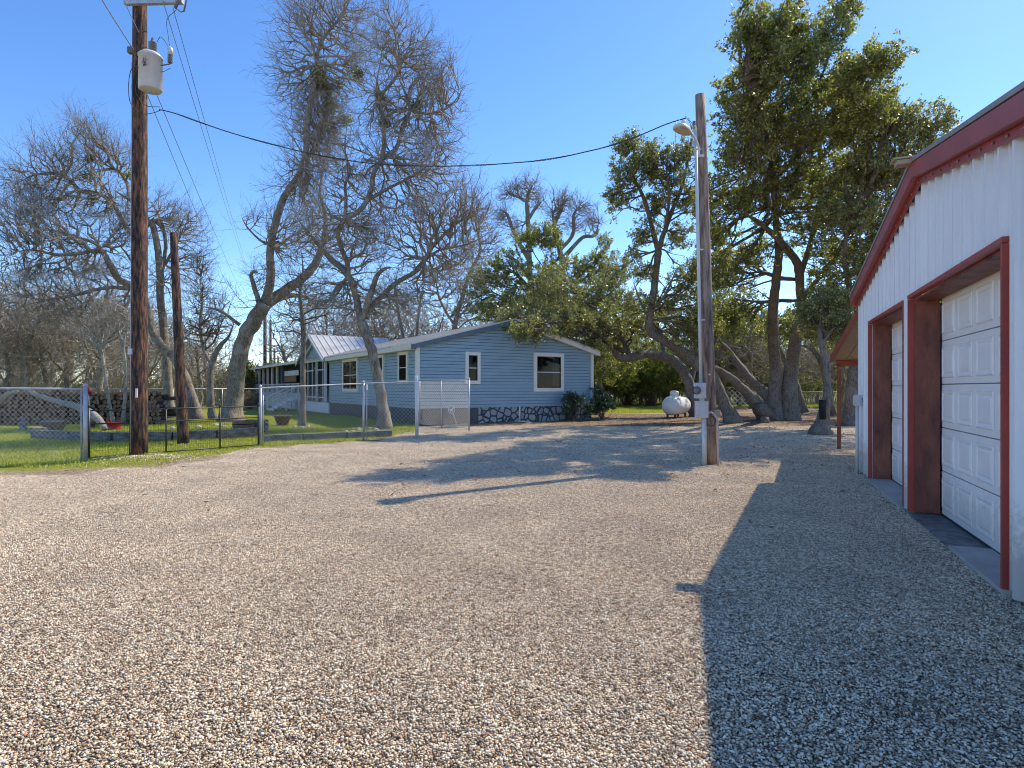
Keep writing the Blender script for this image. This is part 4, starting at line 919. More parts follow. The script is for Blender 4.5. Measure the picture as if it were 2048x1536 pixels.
# carved stump with black top beside the right oak
# planters, buckets
def pot(name, label, cat_, base, r0, r1, h, m, soil='soil'):
    o = put(name, label, cat_, base); mb = MB(); mb.lathe(base, [(r0, 0), (r1, h), (r1 * 1.08, h), (r1 * 1.08, h + .05), (r1 * .9, h + .05), (r1 * .88, h - .04), (.01, h - .05)], 20); mb.build('pot', M[m], o)
    return o
pot('planter', 'wide grey tapered stone planter in front of the woodpile', 'planter', G(108, 862), .26, .42, .34, 'stonepot')
pot('planter', 'small pale stone planter right of the silver fence post', 'planter', G(178, 856), .16, .26, .26, 'stonepot')
pot('flower_pot', 'tilted brown clay pot on the grass below the porch steps', 'pot', G(565, 852), .2, .33, .4, 'clay')
o = put('tub', 'red plastic tub with two handles at the sapling foot', 'tub', G(229, 860)); mb = MB(); b0 = G(229, 860); mb.lathe(b0, [(.20, 0), (.23, .05), (.19, .09), (.26, .26), (.28, .26), (.28, .29), (.24, .29), (.02, .2)], 20); mb.build('bowl', M['plastic_red'], o)
for sg in (-1, 1): mb = MB(); mb.tube(smooth([b0 + np.array([sg * .22, 0, .27]), b0 + np.array([sg * .27, 0, .40]), b0 + np.array([sg * .17, 0, .40]), b0 + np.array([sg * .15, 0, .28])], 4), .014, 6); mb.build('handle', M['plastic_red'], o)
bw = G(487, 868)
o = put('barrel_planter', 'brown banded wooden half barrel on the lawn by the leaning tree', 'planter', bw); mb = MB(); mb.lathe(bw, [(.25, 0), (.33, .18), (.36, .30), (.35, .46), (.30, .46), (.29, .40), (.02, .40)], 22); mb.build('barrel', M['porch_wood'], o)
for z, r_ in ((.10, .305), (.34, .367)): mb = MB(); mb.lathe(bw + UZ * z, [(r_, 0), (r_ + .006, .01), (r_, .035)], 22); mb.build('hoop', M['char'], o)
o = put('wood_stack', 'low stack of grey boards left of the silver corner post', 'boards', G(503, 862)); mb = MB()
for q in range(4): mb.box(G(506, 866) + UZ * (.06 + q * .12) + np.array([.03 * q, .1, 0]), (.9 - .06 * q, .3, .1)); mb.build('board', M['timber'], o); mb = MB()
# small figures near the planter
for px, py, h_, l_ in ((46, 862, .5, 'dark stone garden figure left of the grey planter'), (121, 852, .0, None)):
    if l_ is None: continue
    b0 = G(px, py); o = put('garden_figure', l_, 'ornament', b0); mb = MB(); mb.lathe(b0, [(.16, 0), (.17, .06), (.10, .09), (.13, .22), (.11, .34), (.05, .38), (.085, .45), (.07, .53), (.02, .56)], 16); mb.build('figure', M['stonepot'], o)
b0 = G(123, 861)
o = put('lantern', 'small grey garden lantern right of the grey planter', 'lantern', b0); mb = MB(); mb.box(b0 + UZ * .1, (.16, .16, .2)); mb.lathe(b0 + UZ * .2, [(.11, 0), (.15, .02), (.02, .14)], 4, smooth=False); mb.build('body', M['tank_grey'], o)
b0 = W(177, 782, 24.5); o = put('red_ball', 'red ball shaped feeder hanging beside the silver fence post', 'feeder', b0); mb = MB(); mb.lathe(b0, [(.01, -.14), (.1, -.1), (.14, 0), (.1, .1), (.01, .14)], 16); mb.build('ball', M['plastic_red'], o)
mb = MB(); mb.tube([b0 - UZ * .1, GD(181, 24.5, -.05)], .012, 6); mb.build('rod', M['galv'], o)
# security sign on a stake in the gate corner
b0 = W(903, 820, 24.6); o = put('yard_sign', 'blue octagonal yard sign with white emblem on a leaning stake', 'sign', GD(903, 24.6))
mb = MB(); an = [math.pi / 8 + q * math.pi / 4 for q in range(8)]; mb.prism([b0 + np.array([math.cos(q) * .15, 0, math.sin(q) * .15]) for q in an], (0, .02, 0)); sg_ = mb.build('sign_plate', M['sign_blue'], o)
mb = MB(); ring = []
for q in an: ring += [b0 + np.array([math.cos(q) * .145, -.004, math.sin(q) * .145]), b0 + np.array([math.cos(q) * .125, -.004, math.sin(q) * .125])]
mb.add(ring, [(2 * i, (2 * i + 2) % 16, (2 * i + 3) % 16, 2 * i + 1) for i in range(8)])
mb.box(b0 + np.array([.0, -.006, .035]), (.17, .004, .035), ((.9, 0, .44), (0, 1, 0), (-.44, 0, .9))); mb.box(b0 + np.array([.0, -.006, -.03]), (.13, .004, .03), ((.9, 0, .44), (0, 1, 0), (-.44, 0, .9))); mb.build('emblem', M['plain_white'], sg_)
mb = MB(); mb.tube([b0 + np.array([.02, .015, -.05]), GD(916, 24.7, -.03)], .012, 6); mb.build('stake', M['galv'], o)
# downspout elbow and splash board at the wall foot
b0 = G(1034, 842); o = put('splash_block', 'small white splash block leaning at the stone skirting', 'splash block', b0); mb = MB(); mb.box(b0 + UZ * .13, (.14, .1, .26)); mb.build('block', M['plain_white'], o)
b0 = G(1050, 846); mb = MB(); mb.beam(b0 + np.array([-.3, .25, .09]), b0 + np.array([.25, -.1, .03]), .12, .03); tag(mb.build('board', M['trim_white'], origin=b0), 'short pale board lying on gravel below the stone skirting', 'board')
# woodpile
def logproto(seed):
    r = np.random.RandomState(seed); n = r.choice([5, 6, 8, 9]); an = np.sort(r.uniform(0, 6.28, n)) if n < 8 else np.arange(n) / n * 6.28
    if n < 8: an = np.arange(n) / n * 6.28 + r.uniform(-.35, .35, n)
    rad = .105 * r.uniform(.75, 1.1, n); P = np.stack([np.cos(an) * rad, np.zeros(n), np.sin(an) * rad], 1); A_ = P + [0, -.22, 0]; B_ = P * r.uniform(.9, 1.05) + [0, .22, 0]
    me = bpy.data.meshes.new('log'); me.from_pydata(np.vstack([A_, B_]).tolist(), [], [tuple(range(n)), tuple(range(2 * n - 1, n - 1, -1))] + [(i, n + i, n + (i + 1) % n, (i + 1) % n) for i in range(n)])
    me.materials.append(M['logbark']); me.materials.append(M['logend']); me.polygons.foreach_set('material_index', [1, 1] + [0] * n); me.update(); return me
LG = [logproto(q) for q in range(9)]
r = np.random.RandomState(5); cnt = 0; x0, x1 = GD(-15, 26.5)[0], GD(342, 26.5)[0]
for row in range(9):
    x = x0 + (row % 2) * .1
    while x < x1 - .06 * row and cnt < 298:
        topz = 1.5 + .12 * math.sin(x * 1.9) + .08 * math.sin(x * 4.7) - (.5 if x > x1 - .5 else 0)
        z = .10 + row * .178
        if z < topz:
            o = link('log', LG[r.randint(9)]); o.location = (x + r.uniform(-.02, .02), 26.3 + r.uniform(-.07, .09) + .12 * math.sin(x), z + r.uniform(-.012, .012)); o.rotation_euler = (r.uniform(-.05, .05), r.uniform(0, 6.28), r.uniform(-.12, .12))
            s_ = r.uniform(.9, 1.1); o.scale = (s_, r.uniform(.9, 1.15), s_)
            tag(o, 'split firewood log stacked in the long woodpile', 'log', 'firewood logs in the long woodpile'); cnt += 1
        x += .205 + r.uniform(-.01, .02)
mb = MB()
for k in range(60):
    x = x0 + (x1 - x0) * r.rand(); z = .15 + r.rand() * 1.15; a = r.uniform(-.3, .3); c = np.array([x, 26.85 + .2 * r.rand(), z]); d = np.array([math.cos(a), .1, math.sin(a) * .4]) * .35
    mb.tube([c - d, c + d], [.09, .08], 6, smooth=False)
o = mb.build('brushwood', M['logbark'], origin=(x0, 27, 0)); tag(o, 'dark jumbled brushwood heaped behind the stacked logs', 'brushwood', kind='stuff')
# long bleached fallen limbs arching across the pile
def fallen(pts_, label):
    mb = MB(); P = smooth([W(a, b_, c) for a, b_, c, q in pts_], 6); R = np.interp(np.linspace(0, 1, len(P)), np.linspace(0, 1, len(pts_)), [q / F * c for a, b_, c, q in pts_]); mb.tube(P, R, 12, wob=.1, seed=3)
    tag(mb.build('fallen_limb', M['bark_white'], origin=W(*pts_[-1][:3])), label, 'fallen limb')
fallen([(45, 775, 24, 4), (75, 790, 23.6, 4), (115, 803, 23.2, 5), (150, 812, 22.8, 6.5), (178, 824, 22.4, 7.5), (198, 840, 22.0, 7), (210, 858, 21.8, 5)], 'long bleached limb arching down in front of the woodpile behind the silver post')
fallen([(-30, 822, 24, 6), (0, 800, 23.6, 6), (18, 788, 23.4, 5), (35, 782, 23.3, 3)], 'bleached limb stub rising at the far left over the woodpile')
# ================================================================ TREES
LJ = np.random.RandomState(9)
def limb(pts_, D):
    """(px, py, ddepth, r_px) -> smoothed world polyline + radii"""
    P = np.array([W(a, b_, D + c) for a, b_, c, q in pts_]); R = np.array([q / F * (D + c) for a, b_, c, q in pts_])
    Q = smooth(P, 5); R = np.interp(np.linspace(0, len(pts_) - 1, len(Q)), np.arange(len(pts_)), R); u = np.linspace(0, 1, len(Q))
    R = R * .74 * np.where(R[-1] < .14, np.clip((1.02 - u) / .35, .12, 1) ** .7, 1)
    Q = Q + LJ.randn(*Q.shape) * (R * .06)[:, None] * np.where(u > 0, 1, 0)[:, None]; return Q, R
def grow(skel, att, rs, bf=.25, step=.38, r_tip=.006, rmax=.6, wig=.035):
    """connect the attractor points to the skeleton, nearest first, into a branching tree"""
    N0 = np.vstack([p for p, r_ in skel]); R0 = np.concatenate([r_ for p, r_ in skel])
    PL = np.concatenate([np.concatenate([[0], np.cumsum(np.linalg.norm(np.diff(p, axis=0), axis=1))]) for p, r_ in skel])
    n0 = len(N0); cap = n0 + len(att) * 14 + 10
    P = np.zeros((cap, 3)); pl = np.zeros(cap); par = np.full(cap, -1); P[:n0] = N0; pl[:n0] = PL * .4; n = n0
    usable = np.zeros(cap, bool); usable[:n0] = (R0 < .22) | (PL > 1.5)
    pen = np.zeros(cap); pen[:n0] = np.where(usable[:n0], 0, 5.)
    dmin = np.min(np.linalg.norm(att[:, None] - N0[None], axis=2), axis=1); order = np.argsort(dmin); tips = []
    for i in order:
        a = att[i]; d = np.linalg.norm(P[:n] - a, axis=1); c = d + bf * pl[:n] + pen[:n] + np.where(P[:n, 2] > a[2] + .4, .5, 0); j = int(np.argmin(c)); L_ = d[j]
        if L_ < .05: tips.append(j); continue
        k = max(1, min(13, int(round(L_ / step)))); v = (a - P[j]) / L_
        side = np.cross(v, rs.randn(3)); side /= np.linalg.norm(side) + 1e-9; b_ = rs.uniform(.02, .10) * L_; prev = j
        for q in range(1, k + 1):
            t_ = q / k; x = P[j] + (a - P[j]) * t_ + side * b_ * math.sin(math.pi * t_) + (rs.randn(3) * wig * min(1, L_ / k) if q < k else 0)
            P[n] = x; par[n] = prev; pl[n] = pl[prev] + L_ / k; prev = n; n += 1
        tips.append(n - 1)
    cnt = np.zeros(n)
    for t_ in tips:
        if t_ >= n0: cnt[t_] += 1
    for q in range(n - 1, n0 - 1, -1):
        if cnt[q] == 0: cnt[q] = 1
        if par[q] >= n0: cnt[par[q]] += cnt[q]
    rad = np.zeros(n); rad[n0:] = r_tip * cnt[n0:] ** .49; rad[:n0] = R0
    i = np.arange(n0, n); p = par[i]; rp = np.where(p < n0, np.minimum(rad[i] * 1.25, R0[np.minimum(p, n0 - 1)] * rmax + .004), rad[p]); rad_i = np.minimum(rad[i], rp)
    Dv = P[i] - P[p]; Dv /= np.linalg.norm(Dv, axis=1)[:, None] + 1e-9
    return P[p], P[i], rp, rad_i, Dv, n
def twigs(S, Dv, rs, k, L0, L1, r0, up=.25, spread=.8, sub=2, seg=2):
    """fine twigs sprouting at sites S with direction Dv; returns edges and end points"""
    m = len(S); S = np.repeat(S, k, 0); D = np.repeat(Dv, k, 0); n = m * k
    d = D * .75 + rs.randn(n, 3) * spread * .5 + np.array([0, 0, up]); d /= np.linalg.norm(d, axis=1)[:, None]
    L_ = rs.uniform(L0, L1, n)[:, None]; A_ = []; B_ = []; ra = []; rb_ = []; ends = []
    p = S
    dd = d
    for q in range(seg):
        e = p + dd * L_ / seg; A_.append(p); B_.append(e); ra.append(np.full(n, r0 * (1 - .35 * q))); rb_.append(np.full(n, r0 * (1 - .35 * (q + 1))))
        for w_ in range(sub):
            d2 = dd + rs.randn(n, 3) * .55 + np.array([0, 0, up * .5]); d2 /= np.linalg.norm(d2, axis=1)[:, None]
            st = p + (e - p) * rs.uniform(.2, .9, (n, 1)); en = st + d2 * L_ * rs.uniform(.25, .5, (n, 1)); A_.append(st); B_.append(en); ra.append(np.full(n, r0 * .65)); rb_.append(np.full(n, r0 * .35)); ends.append(np.stack([st, en], 1))
        p = e; dd = dd + rs.randn(n, 3) * .28 + np.array([0, 0, .12]); dd /= np.linalg.norm(dd, axis=1)[:, None]
    ends.append(np.stack([S, p], 1))
    return np.vstack(A_), np.vstack(B_), np.concatenate(ra), np.concatenate(rb_), np.vstack(ends)
def leaves(name, ends, per, rs, size, m, parent, jit=.05):
    n = len(ends); t_ = rs.uniform(.15, 1.05, (n, per, 1)); C_ = ends[:, :1] + (ends[:, 1:] - ends[:, :1]) * t_ + rs.randn(n, per, 3) * jit; C_ = C_.reshape(-1, 3); N_ = len(C_)
    a = rs.randn(N_, 3) + np.array([0, 0, .3]); a /= np.linalg.norm(a, axis=1)[:, None]; b_ = np.cross(a, rs.randn(N_, 3)); b_ /= np.linalg.norm(b_, axis=1)[:, None]
    s_ = size * rs.uniform(.6, 1.3, (N_, 1)); fold = np.cross(a, b_) * s_ * .12
    V = np.stack([C_ - a * s_ * .5, C_ + b_ * s_ * .26 + fold, C_ + a * s_ * .5, C_ - b_ * s_ * .26 + fold], 1).reshape(-1, 3)
    return mesh_np(name, V, [np.arange(N_ * 4).reshape(-1, 4)], M[m], parent)
def sample(blobs, D, rs, shell=.55):
    out = []
    for px, py, rx, ry, dd, rz, n in blobs:
        v = rs.randn(n, 3); v /= np.linalg.norm(v, axis=1)[:, None]; v *= (rs.rand(n, 1) ** shell) * rs.uniform(.7, 1.3, (n, 1))
        d = D + dd; c = W(px, py, d); out.append(c + v * np.array([rx / F * d, rz, ry / F * d]))
    return np.vstack(out)
def flare(Q, R, amt=.55, h=.9):
    z = Q[:, 2] - Q[0, 2]; return R * (1 + amt * np.exp(-z / (h * .45)))
def maketree(name, label, base, D, limbs, blobs, seed, bark='bark', twig='twig', leaf=None, leafsize=.09, per=7, tw=(3, .45, 1.2, .0070), r_tip=.0098, bf=.25, mistle=(), group=None, cat_='tree', shell=.55, sub=1, vine=None, density=None, midtw=.5, fwd=0):
    rs = np.random.RandomState(seed); t = thing(name, base, label, cat_, group)
    if fwd:   # the crown leans out over the drive: the higher, the nearer
        fz = lambda py: -fwd * min(1, max(0, (700 - py) / 600)) ** .8
        limbs = [[(a, b_, c + fz(b_), d * (1 - fwd / 60 * min(1, max(0, (700 - b_) / 600)) * 0)) for a, b_, c, d in l] for l in limbs]
        blobs = [(a, b_, c, d, e + fz(b_), f, n) for a, b_, c, d, e, f, n in blobs]
        mistle = [(a, b_, c, d + fz(b_)) for a, b_, c, d in mistle]
        if vine: vine = ([(a, b_, c, d, e + fz(b_), f) for a, b_, c, d, e, f in vine[0]], vine[1], vine[2])
    density = density or (2.2 if not leaf else 1.85)
    skel = [limb(l, D) for l in limbs]; mb = MB()
    for i, (Q, R) in enumerate(skel):
        R2 = flare(Q, R) if abs(Q[0, 2]) < .6 else R
        if abs(Q[0, 2]) < .6: Q = Q.copy(); Q[0, 2] -= .15
        mb.tube(Q, R2, 14 if R[0] > .15 else 9, wob=.13 if R[0] > .1 else .08, seed=seed + i)
    mb.build('trunk', M[bark], t)
    blobs = [(a, b_, c, d, e, f, max(3, int(n * density))) for a, b_, c, d, e, f, n in blobs]
    att = sample(blobs, D, rs, shell)
    A_, B_, ra, rb_, Dv, n = grow(skel, att, rs, bf=bf + .3, r_tip=r_tip)
    big = ra > .03; parts = []
    V, Fq = prisms(A_[big], B_[big], ra[big], rb_[big], 7); parts.append((V, Fq))
    V, Fq = prisms(A_[~big], B_[~big], ra[~big], rb_[~big], 4); parts.append((V, Fq))
    thin = rb_ < r_tip * 1.15; mid = (~thin) & (rb_ < r_tip * 3) & (rs.rand(len(rb_)) < midtw); thin &= rs.rand(len(rb_)) < .75
    site = thin | mid
    k, l0, l1, r0 = tw
    a, b_, r1, r2, ends = twigs(B_[site], Dv[site], rs, k, l0, l1, r0, sub=sub)
    parts.append(prisms(a, b_, r1, r2, 3))
    V, Fs_ = cat(parts)
    mesh_np('branches', V, Fs_, M[twig], t, smooth=True)
    if leaf:
        if density_cap := 520000:
            mx_ = density_cap // per
            if len(ends) > mx_: ends = ends[rs.permutation(len(ends))[:mx_]]
        leaves('crown', ends, per, rs, leafsize, leaf, t)
    if vine:
        vb, n_, l_ = vine; sv_ = sample([(p, q, rx, ry, dd, rz, n_ * 1) for p, q, rx, ry, dd, rz in vb], D, rs, .5)
        dv = np.tile(np.array([.05, 0, 1.]), (len(sv_), 1)); a, b_, r1, r2, e_ = twigs(sv_, dv, rs, 3, .35, l_, .0065, up=.9, spread=.45, sub=1); V, Fq = prisms(a, b_, r1, r2, 3)
        mesh_np('vine', V, [Fq], M['twig_vine'], t, smooth=True)
    for px, py, r_, dd in mistle:
        c = sample([(px, py, r_, r_, dd, r_ / F * D, 70)], D, rs, .6); leaves('mistletoe', np.stack([c, c + rs.randn(70, 3) * .12], 1), 5, rs, .10, 'leaf_mistle', t)
    return t

# ---- the big leaning tree left of the house
maketree('leaning_tree', 'big grey bare tree leaning right with a forked vine covered trunk', GD(463, 28.5), 28.5, [
    [(462, 843, 0, 27), (467, 800, 0, 22), (475, 740, 0, 21), (485, 690, 0, 20), (505, 645, 0, 20), (530, 607, 0, 18)],
    [(530, 607, 0, 13), (540, 560, -.3, 11), (541, 500, -.5, 10), (553, 440, -.7, 9.5), (568, 395, -.8, 9), (600, 345, -1, 8), (612, 300, -1, 7.5), (616, 240, -1.2, 7), (627, 180, -1.2, 6), (634, 135, -1.2, 5), (630, 110, -1.2, 4), (623, 80, -1.3, 3.5), (623, 45, -1.4, 3), (630, 8, -1.5, 2.5), (634, -40, -1.6, 2)],
    [(634, 130, -1.2, 4.5), (640, 90, -1.1, 4), (668, 50, -.9, 3.2), (690, 25, -.7, 2.5), (702, -30, -.5, 2)],
    [(606, 335, -1, 6), (640, 270, -.5, 6), (655, 200, -.2, 5), (650, 150, 0, 4.5), (655, 110, .2, 3)],
    [(530, 607, 0, 15), (560, 588, .5, 13), (600, 560, 1, 12), (628, 530, 1.4, 10), (645, 490, 1.7, 8), (652, 440, 2, 7), (640, 380, 2, 6), (650, 320, 2, 5)],
    [(520, 612, 0, 7), (508, 570, 0, 6), (502, 550, 0, 5), (510, 543, 0, 4), (520, 548, 0, 2)],
    [(515, 630, 0, 7), (560, 598, 1, 6), (600, 592, 2, 5), (640, 605, 3, 3)],
    [(480, 650, 0, 5), (440, 622, -.5, 3.5), (400, 612, -1, 2)],
    [(541, 490, -.5, 5), (520, 480, -.6, 3), (495, 455, -.7, 2.2), (482, 432, -.7, 1.5)]],
    [(640, 50, 85, 60, -1, 2.2, 110), (690, 20, 60, 60, -1, 2, 70), (620, 60, 60, 60, -1, 2, 60), (610, 170, 60, 80, -1, 1.6, 120), (630, 280, 60, 100, -.5, 1.6, 190), (600, 380, 55, 70, -.5, 1.4, 90), (700, 130, 55, 70, 0, 1.6, 100), (660, 220, 45, 100, 0, 1.2, 140), (560, 480, 50, 80, -.5, 1.5, 60), (640, 480, 90, 80, 1.5, 2.2, 130), (510, 440, 35, 25, -.6, .6, 14), (430, 610, 60, 30, -1, 1, 22), (600, 600, 60, 35, 2, 1.5, 45), (520, 560, 30, 40, 0, .6, 25), (560, 130, 25, 100, -1, 1, 25)],
    101, mistle=[(632, 150, 14, -1.2), (674, 175, 22, -.3), (662, 210, 16, -.5), (690, 240, 14, 0), (665, 260, 13, .0), (640, 170, 12, -1)],
    vine=([(645, 190, 28, 70, -.7, .4), (640, 300, 32, 70, -.5, .45), (612, 370, 35, 40, -.8, .4)], 110, 1.0))
# ---- the second bare tree, in front of the house
maketree('bare_tree', 'pale barked bare tree with wide crown standing before the house windows', GD(769, 23.3), 23.3, [
    [(770, 858, 0, 17), (765, 820, 0, 14), (758, 770, 0, 13.5), (747, 715, 0, 13), (735, 675, 0, 13), (722, 644, 0, 14)],
    [(722, 644, 0, 9), (714, 603, .2, 9), (701, 562, .4, 9), (687, 540, .5, 8.5), (660, 516, .8, 7.5), (640, 491, 1, 6.5), (619, 467, 1.2, 5), (602, 447, 1.4, 4), (585, 420, 1.5, 2.5)],
    [(697, 552, .4, 7), (695, 527, .3, 7), (682, 494, 0, 6.5), (676, 467, -.3, 6), (690, 439, -.5, 6.5), (715, 425, -.6, 6.5), (735, 400, -.6, 6.5), (744, 371, -.6, 6.5), (748, 345, -.6, 6), (763, 320, -.5, 6.5), (768, 287, -.5, 5.5), (765, 232, -.6, 5), (757, 191, -.7, 4.5), (754, 164, -.8, 4), (763, 110, -.9, 3), (768, 60, -1, 2)],
    [(763, 320, -.5, 6), (793, 295, -.2, 5.5), (804, 260, 0, 5), (820, 219, .2, 4), (806, 175, .3, 3), (798, 150, .4, 2.4), (812, 110, .4, 1.5)],
    [(820, 219, .2, 4), (860, 228, .5, 3.2), (900, 212, .8, 2.5), (925, 180, 1, 1.8)],
    [(762, 190, -.6, 4), (795, 150, -.3, 3.5), (800, 110, 0, 2.5), (790, 60, .2, 2)],
    [(722, 644, 0, 9), (735, 610, 0, 9), (742, 585, 0, 8), (747, 570, 0, 7), (758, 546, -.5, 6), (777, 535, -.8, 4.5), (786, 537, -1, 2.5)],
    [(732, 635, 0, 8), (745, 612, .2, 8), (758, 598, .4, 7), (794, 565, .8, 6.5), (837, 538, 1.2, 6), (865, 494, 1.5, 5), (906, 453, 1.9, 4), (944, 426, 2.2, 3), (965, 395, 2.4, 2)],
    [(690, 439, -.5, 5), (692, 400, -.5, 4.5), (690, 370, -.5, 4), (700, 340, -.3, 3.5), (690, 300, 0, 3), (695, 240, 0, 2.5)],
    [(735, 400, -.6, 5), (780, 375, -.3, 4), (830, 350, 0, 3), (870, 320, .3, 2)],
    [(850, 520, 1.3, 4), (880, 500, 1.7, 3.2), (930, 490, 2, 2.6), (975, 470, 2, 1.8)]],
    [(785, 90, 60, 70, 0, 1.8, 100), (840, 150, 60, 80, .5, 1.8, 120), (880, 190, 50, 55, .7, 1.5, 80), (780, 220, 70, 80, 0, 1.8, 130), (860, 270, 65, 55, .5, 1.8, 90), (820, 340, 100, 60, 0, 2.2, 170), (700, 350, 70, 80, 0, 2, 100), (720, 470, 100, 90, .5, 2.2, 210), (850, 430, 100, 70, 1.5, 2.2, 190), (930, 420, 50, 70, 2.2, 1.5, 90), (880, 530, 100, 60, 2, 2, 130), (690, 600, 85, 45, 1, 2, 110), (790, 600, 80, 40, 1, 2, 80), (620, 460, 50, 60, 1.3, 1.5, 55)],
    102, bark='bark', mistle=[(835, 210, 11, .3), (715, 148, 11, 0), (772, 248, 11, -.4), (762, 196, 8, -.5)])
# ---- thin trunk by the steps
maketree('slender_tree', 'slender straight bare tree by the porch steps with dark twiggy top', GD(603, 25), 25, [
    [(604, 853, 0, 9), (606, 800, 0, 7.5), (605, 740, 0, 7), (607, 690, 0, 7), (606, 640, 0, 6), (600, 590, 0, 5), (606, 540, 0, 4), (602, 500, 0, 3)]],
    [(600, 560, 45, 60, 0, 1.2, 80), (580, 640, 45, 40, 0, 1, 45), (640, 620, 45, 40, .4, 1.1, 45)], 103, bark='bark_oak', twig='twig_oak', density=.8)
# ---- left group: twin arching trees behind the utility pole
maketree('arching_tree', 'lichen grey bare tree leaning left behind the short pole', GD(392, 30), 30, [
    [(394, 840, 0, 17), (380, 785, 0, 13), (364, 742, 0, 12), (345, 712, 0, 11), (322, 690, 0, 11), (303, 658, 0, 10), (295, 620, 0, 9.5), (268, 578, -.2, 9), (238, 557, -.4, 8.5), (222, 532, -.6, 8), (203, 500, -.8, 7), (187, 485, -1, 6), (146, 472, -1.2, 5), (100, 460, -1.5, 4), (70, 467, -1.6, 3)],
    [(200, 498, -.8, 5), (170, 505, -1.2, 4.5), (120, 510, -1.6, 4), (60, 500, -2, 3), (10, 510, -2.4, 2)],
    [(268, 578, -.2, 6), (215, 575, -.6, 5), (150, 590, -1, 4), (90, 600, -1.4, 3), (30, 590, -1.8, 2)],
    [(295, 625, 0, 5), (285, 570, .3, 4), (262, 520, .6, 3.5), (230, 480, .8, 3)]],
    [(60, 430, 70, 60, -1.5, 2, 150), (120, 480, 80, 50, -1.2, 2, 130), (60, 550, 80, 50, -1.8, 2, 130), (180, 540, 90, 50, -.5, 2, 130), (120, 620, 110, 45, -1, 2, 130), (240, 620, 70, 45, 0, 2, 90), (240, 470, 50, 50, .5, 2, 80), (20, 480, 50, 60, -2, 2, 80)], 104, twig='twig')
maketree('tall_tree', 'taller bare tree with pale upright trunk and crown sweeping left', GD(340, 31), 31, [
    [(341, 842, 0, 14), (337, 780, 0, 11.5), (332, 700, 0, 10.5), (326, 640, 0, 10), (321, 590, 0, 9.5), (320, 540, 0, 9), (312, 480, 0, 8), (300, 445, 0, 8), (275, 470, -.3, 7), (258, 462, -.5, 6.5), (240, 430, -.7, 6), (226, 405, -.8, 6), (214, 380, -.9, 5.5), (193, 352, -1, 5), (170, 335, -1.2, 3.5)],
    [(297, 445, 0, 6), (282, 410, 0, 5.5), (258, 398, -.3, 5), (228, 381, -.5, 4)],
    [(258, 398, -.3, 5), (255, 370, 0, 4.5), (235, 340, .3, 4), (205, 340, .5, 3), (190, 345, .6, 2)],
    [(222, 400, -.8, 5), (190, 385, -1, 5), (161, 381, -1.2, 5), (135, 355, -1.4, 4.5), (110, 347, -1.6, 4), (68, 350, -1.9, 3.5), (36, 366, -2.2, 2)],
    [(320, 560, 0, 5.5), (328, 520, .3, 5), (331, 480, .5, 4.5), (320, 436, .7, 4), (300, 400, .9, 3)],
    [(330, 530, .3, 4), (352, 490, .5, 3.5), (370, 450, .7, 2.5)]],
    [(60, 370, 65, 45, -2, 2, 100), (130, 330, 70, 50, -1.3, 2, 130), (190, 290, 45, 50, -1, 1.6, 80), (230, 320, 40, 40, 0, 1.6, 60), (180, 400, 90, 50, -1, 2, 130), (260, 430, 60, 50, 0, 2, 80), (340, 440, 45, 50, .5, 1.6, 90), (375, 460, 30, 45, .7, 1.3, 60), (385, 520, 30, 50, .5, 1.4, 45), (340, 560, 50, 50, .3, 1.6, 60), (170, 262, 35, 30, -1, 1, 25), (110, 400, 70, 40, -1.5, 2, 60)], 105,
    mistle=[(180, 318, 10, -1), (173, 352, 11, -1), (262, 352, 10, 0), (185, 395, 9, -.5)])
maketree('slim_tree', 'slim curved dark bare tree just left of the big leaning trunk', GD(427, 29.5), 29.5, [
    [(427, 843, 0, 10), (422, 800, 0, 8.5), (421, 750, 0, 8), (428, 715, 0, 7.5), (440, 692, 0, 6.5), (458, 672, 0, 5), (470, 640, 0, 3.5)],
    [(424, 730, 0, 5), (408, 700, .3, 4.5), (400, 650, .5, 4), (405, 600, .7, 3), (400, 560, .9, 2)]],
    [(405, 600, 25, 60, .7, 1.3, 60), (430, 650, 45, 35, .3, 1.3, 60), (385, 660, 30, 40, .5, 1.2, 40), (400, 530, 14, 40, .9, .8, 25)], 106, twig='twig_oak')
maketree('sapling', 'thin white barked sapling leaning left from the red tub', GD(227, 25.5), 25.5, [
    [(228, 850, 0, 4.5), (216, 790, 0, 4), (207, 730, 0, 4), (202, 700, 0, 4), (190, 680, 0, 3), (172, 655, 0, 2)], [(202, 700, 0, 3), (212, 680, 0, 2.5), (225, 640, 0, 2)]],
    [(185, 670, 35, 30, 0, .8, 26), (222, 640, 20, 35, 0, .8, 20)], 107, bark='bark_white', twig='bark_white', tw=(3, .3, .7, .005))
maketree('sapling', 'thin white barked upright sapling between the red tub and utility pole', GD(248, 25.8), 25.8, [
    [(246, 848, 0, 5), (250, 790, 0, 4), (251, 740, 0, 4), (247, 700, 0, 4), (240, 670, 0, 3.5), (228, 640, 0, 3), (218, 600, 0, 2)], [(247, 700, 0, 3), (250, 670, 0, 2.5), (258, 630, 0, 2)]],
    [(225, 620, 30, 35, 0, .8, 26), (256, 640, 20, 35, 0, .8, 20)], 108, bark='bark_white', twig='bark_white', tw=(3, .3, .7, .005))

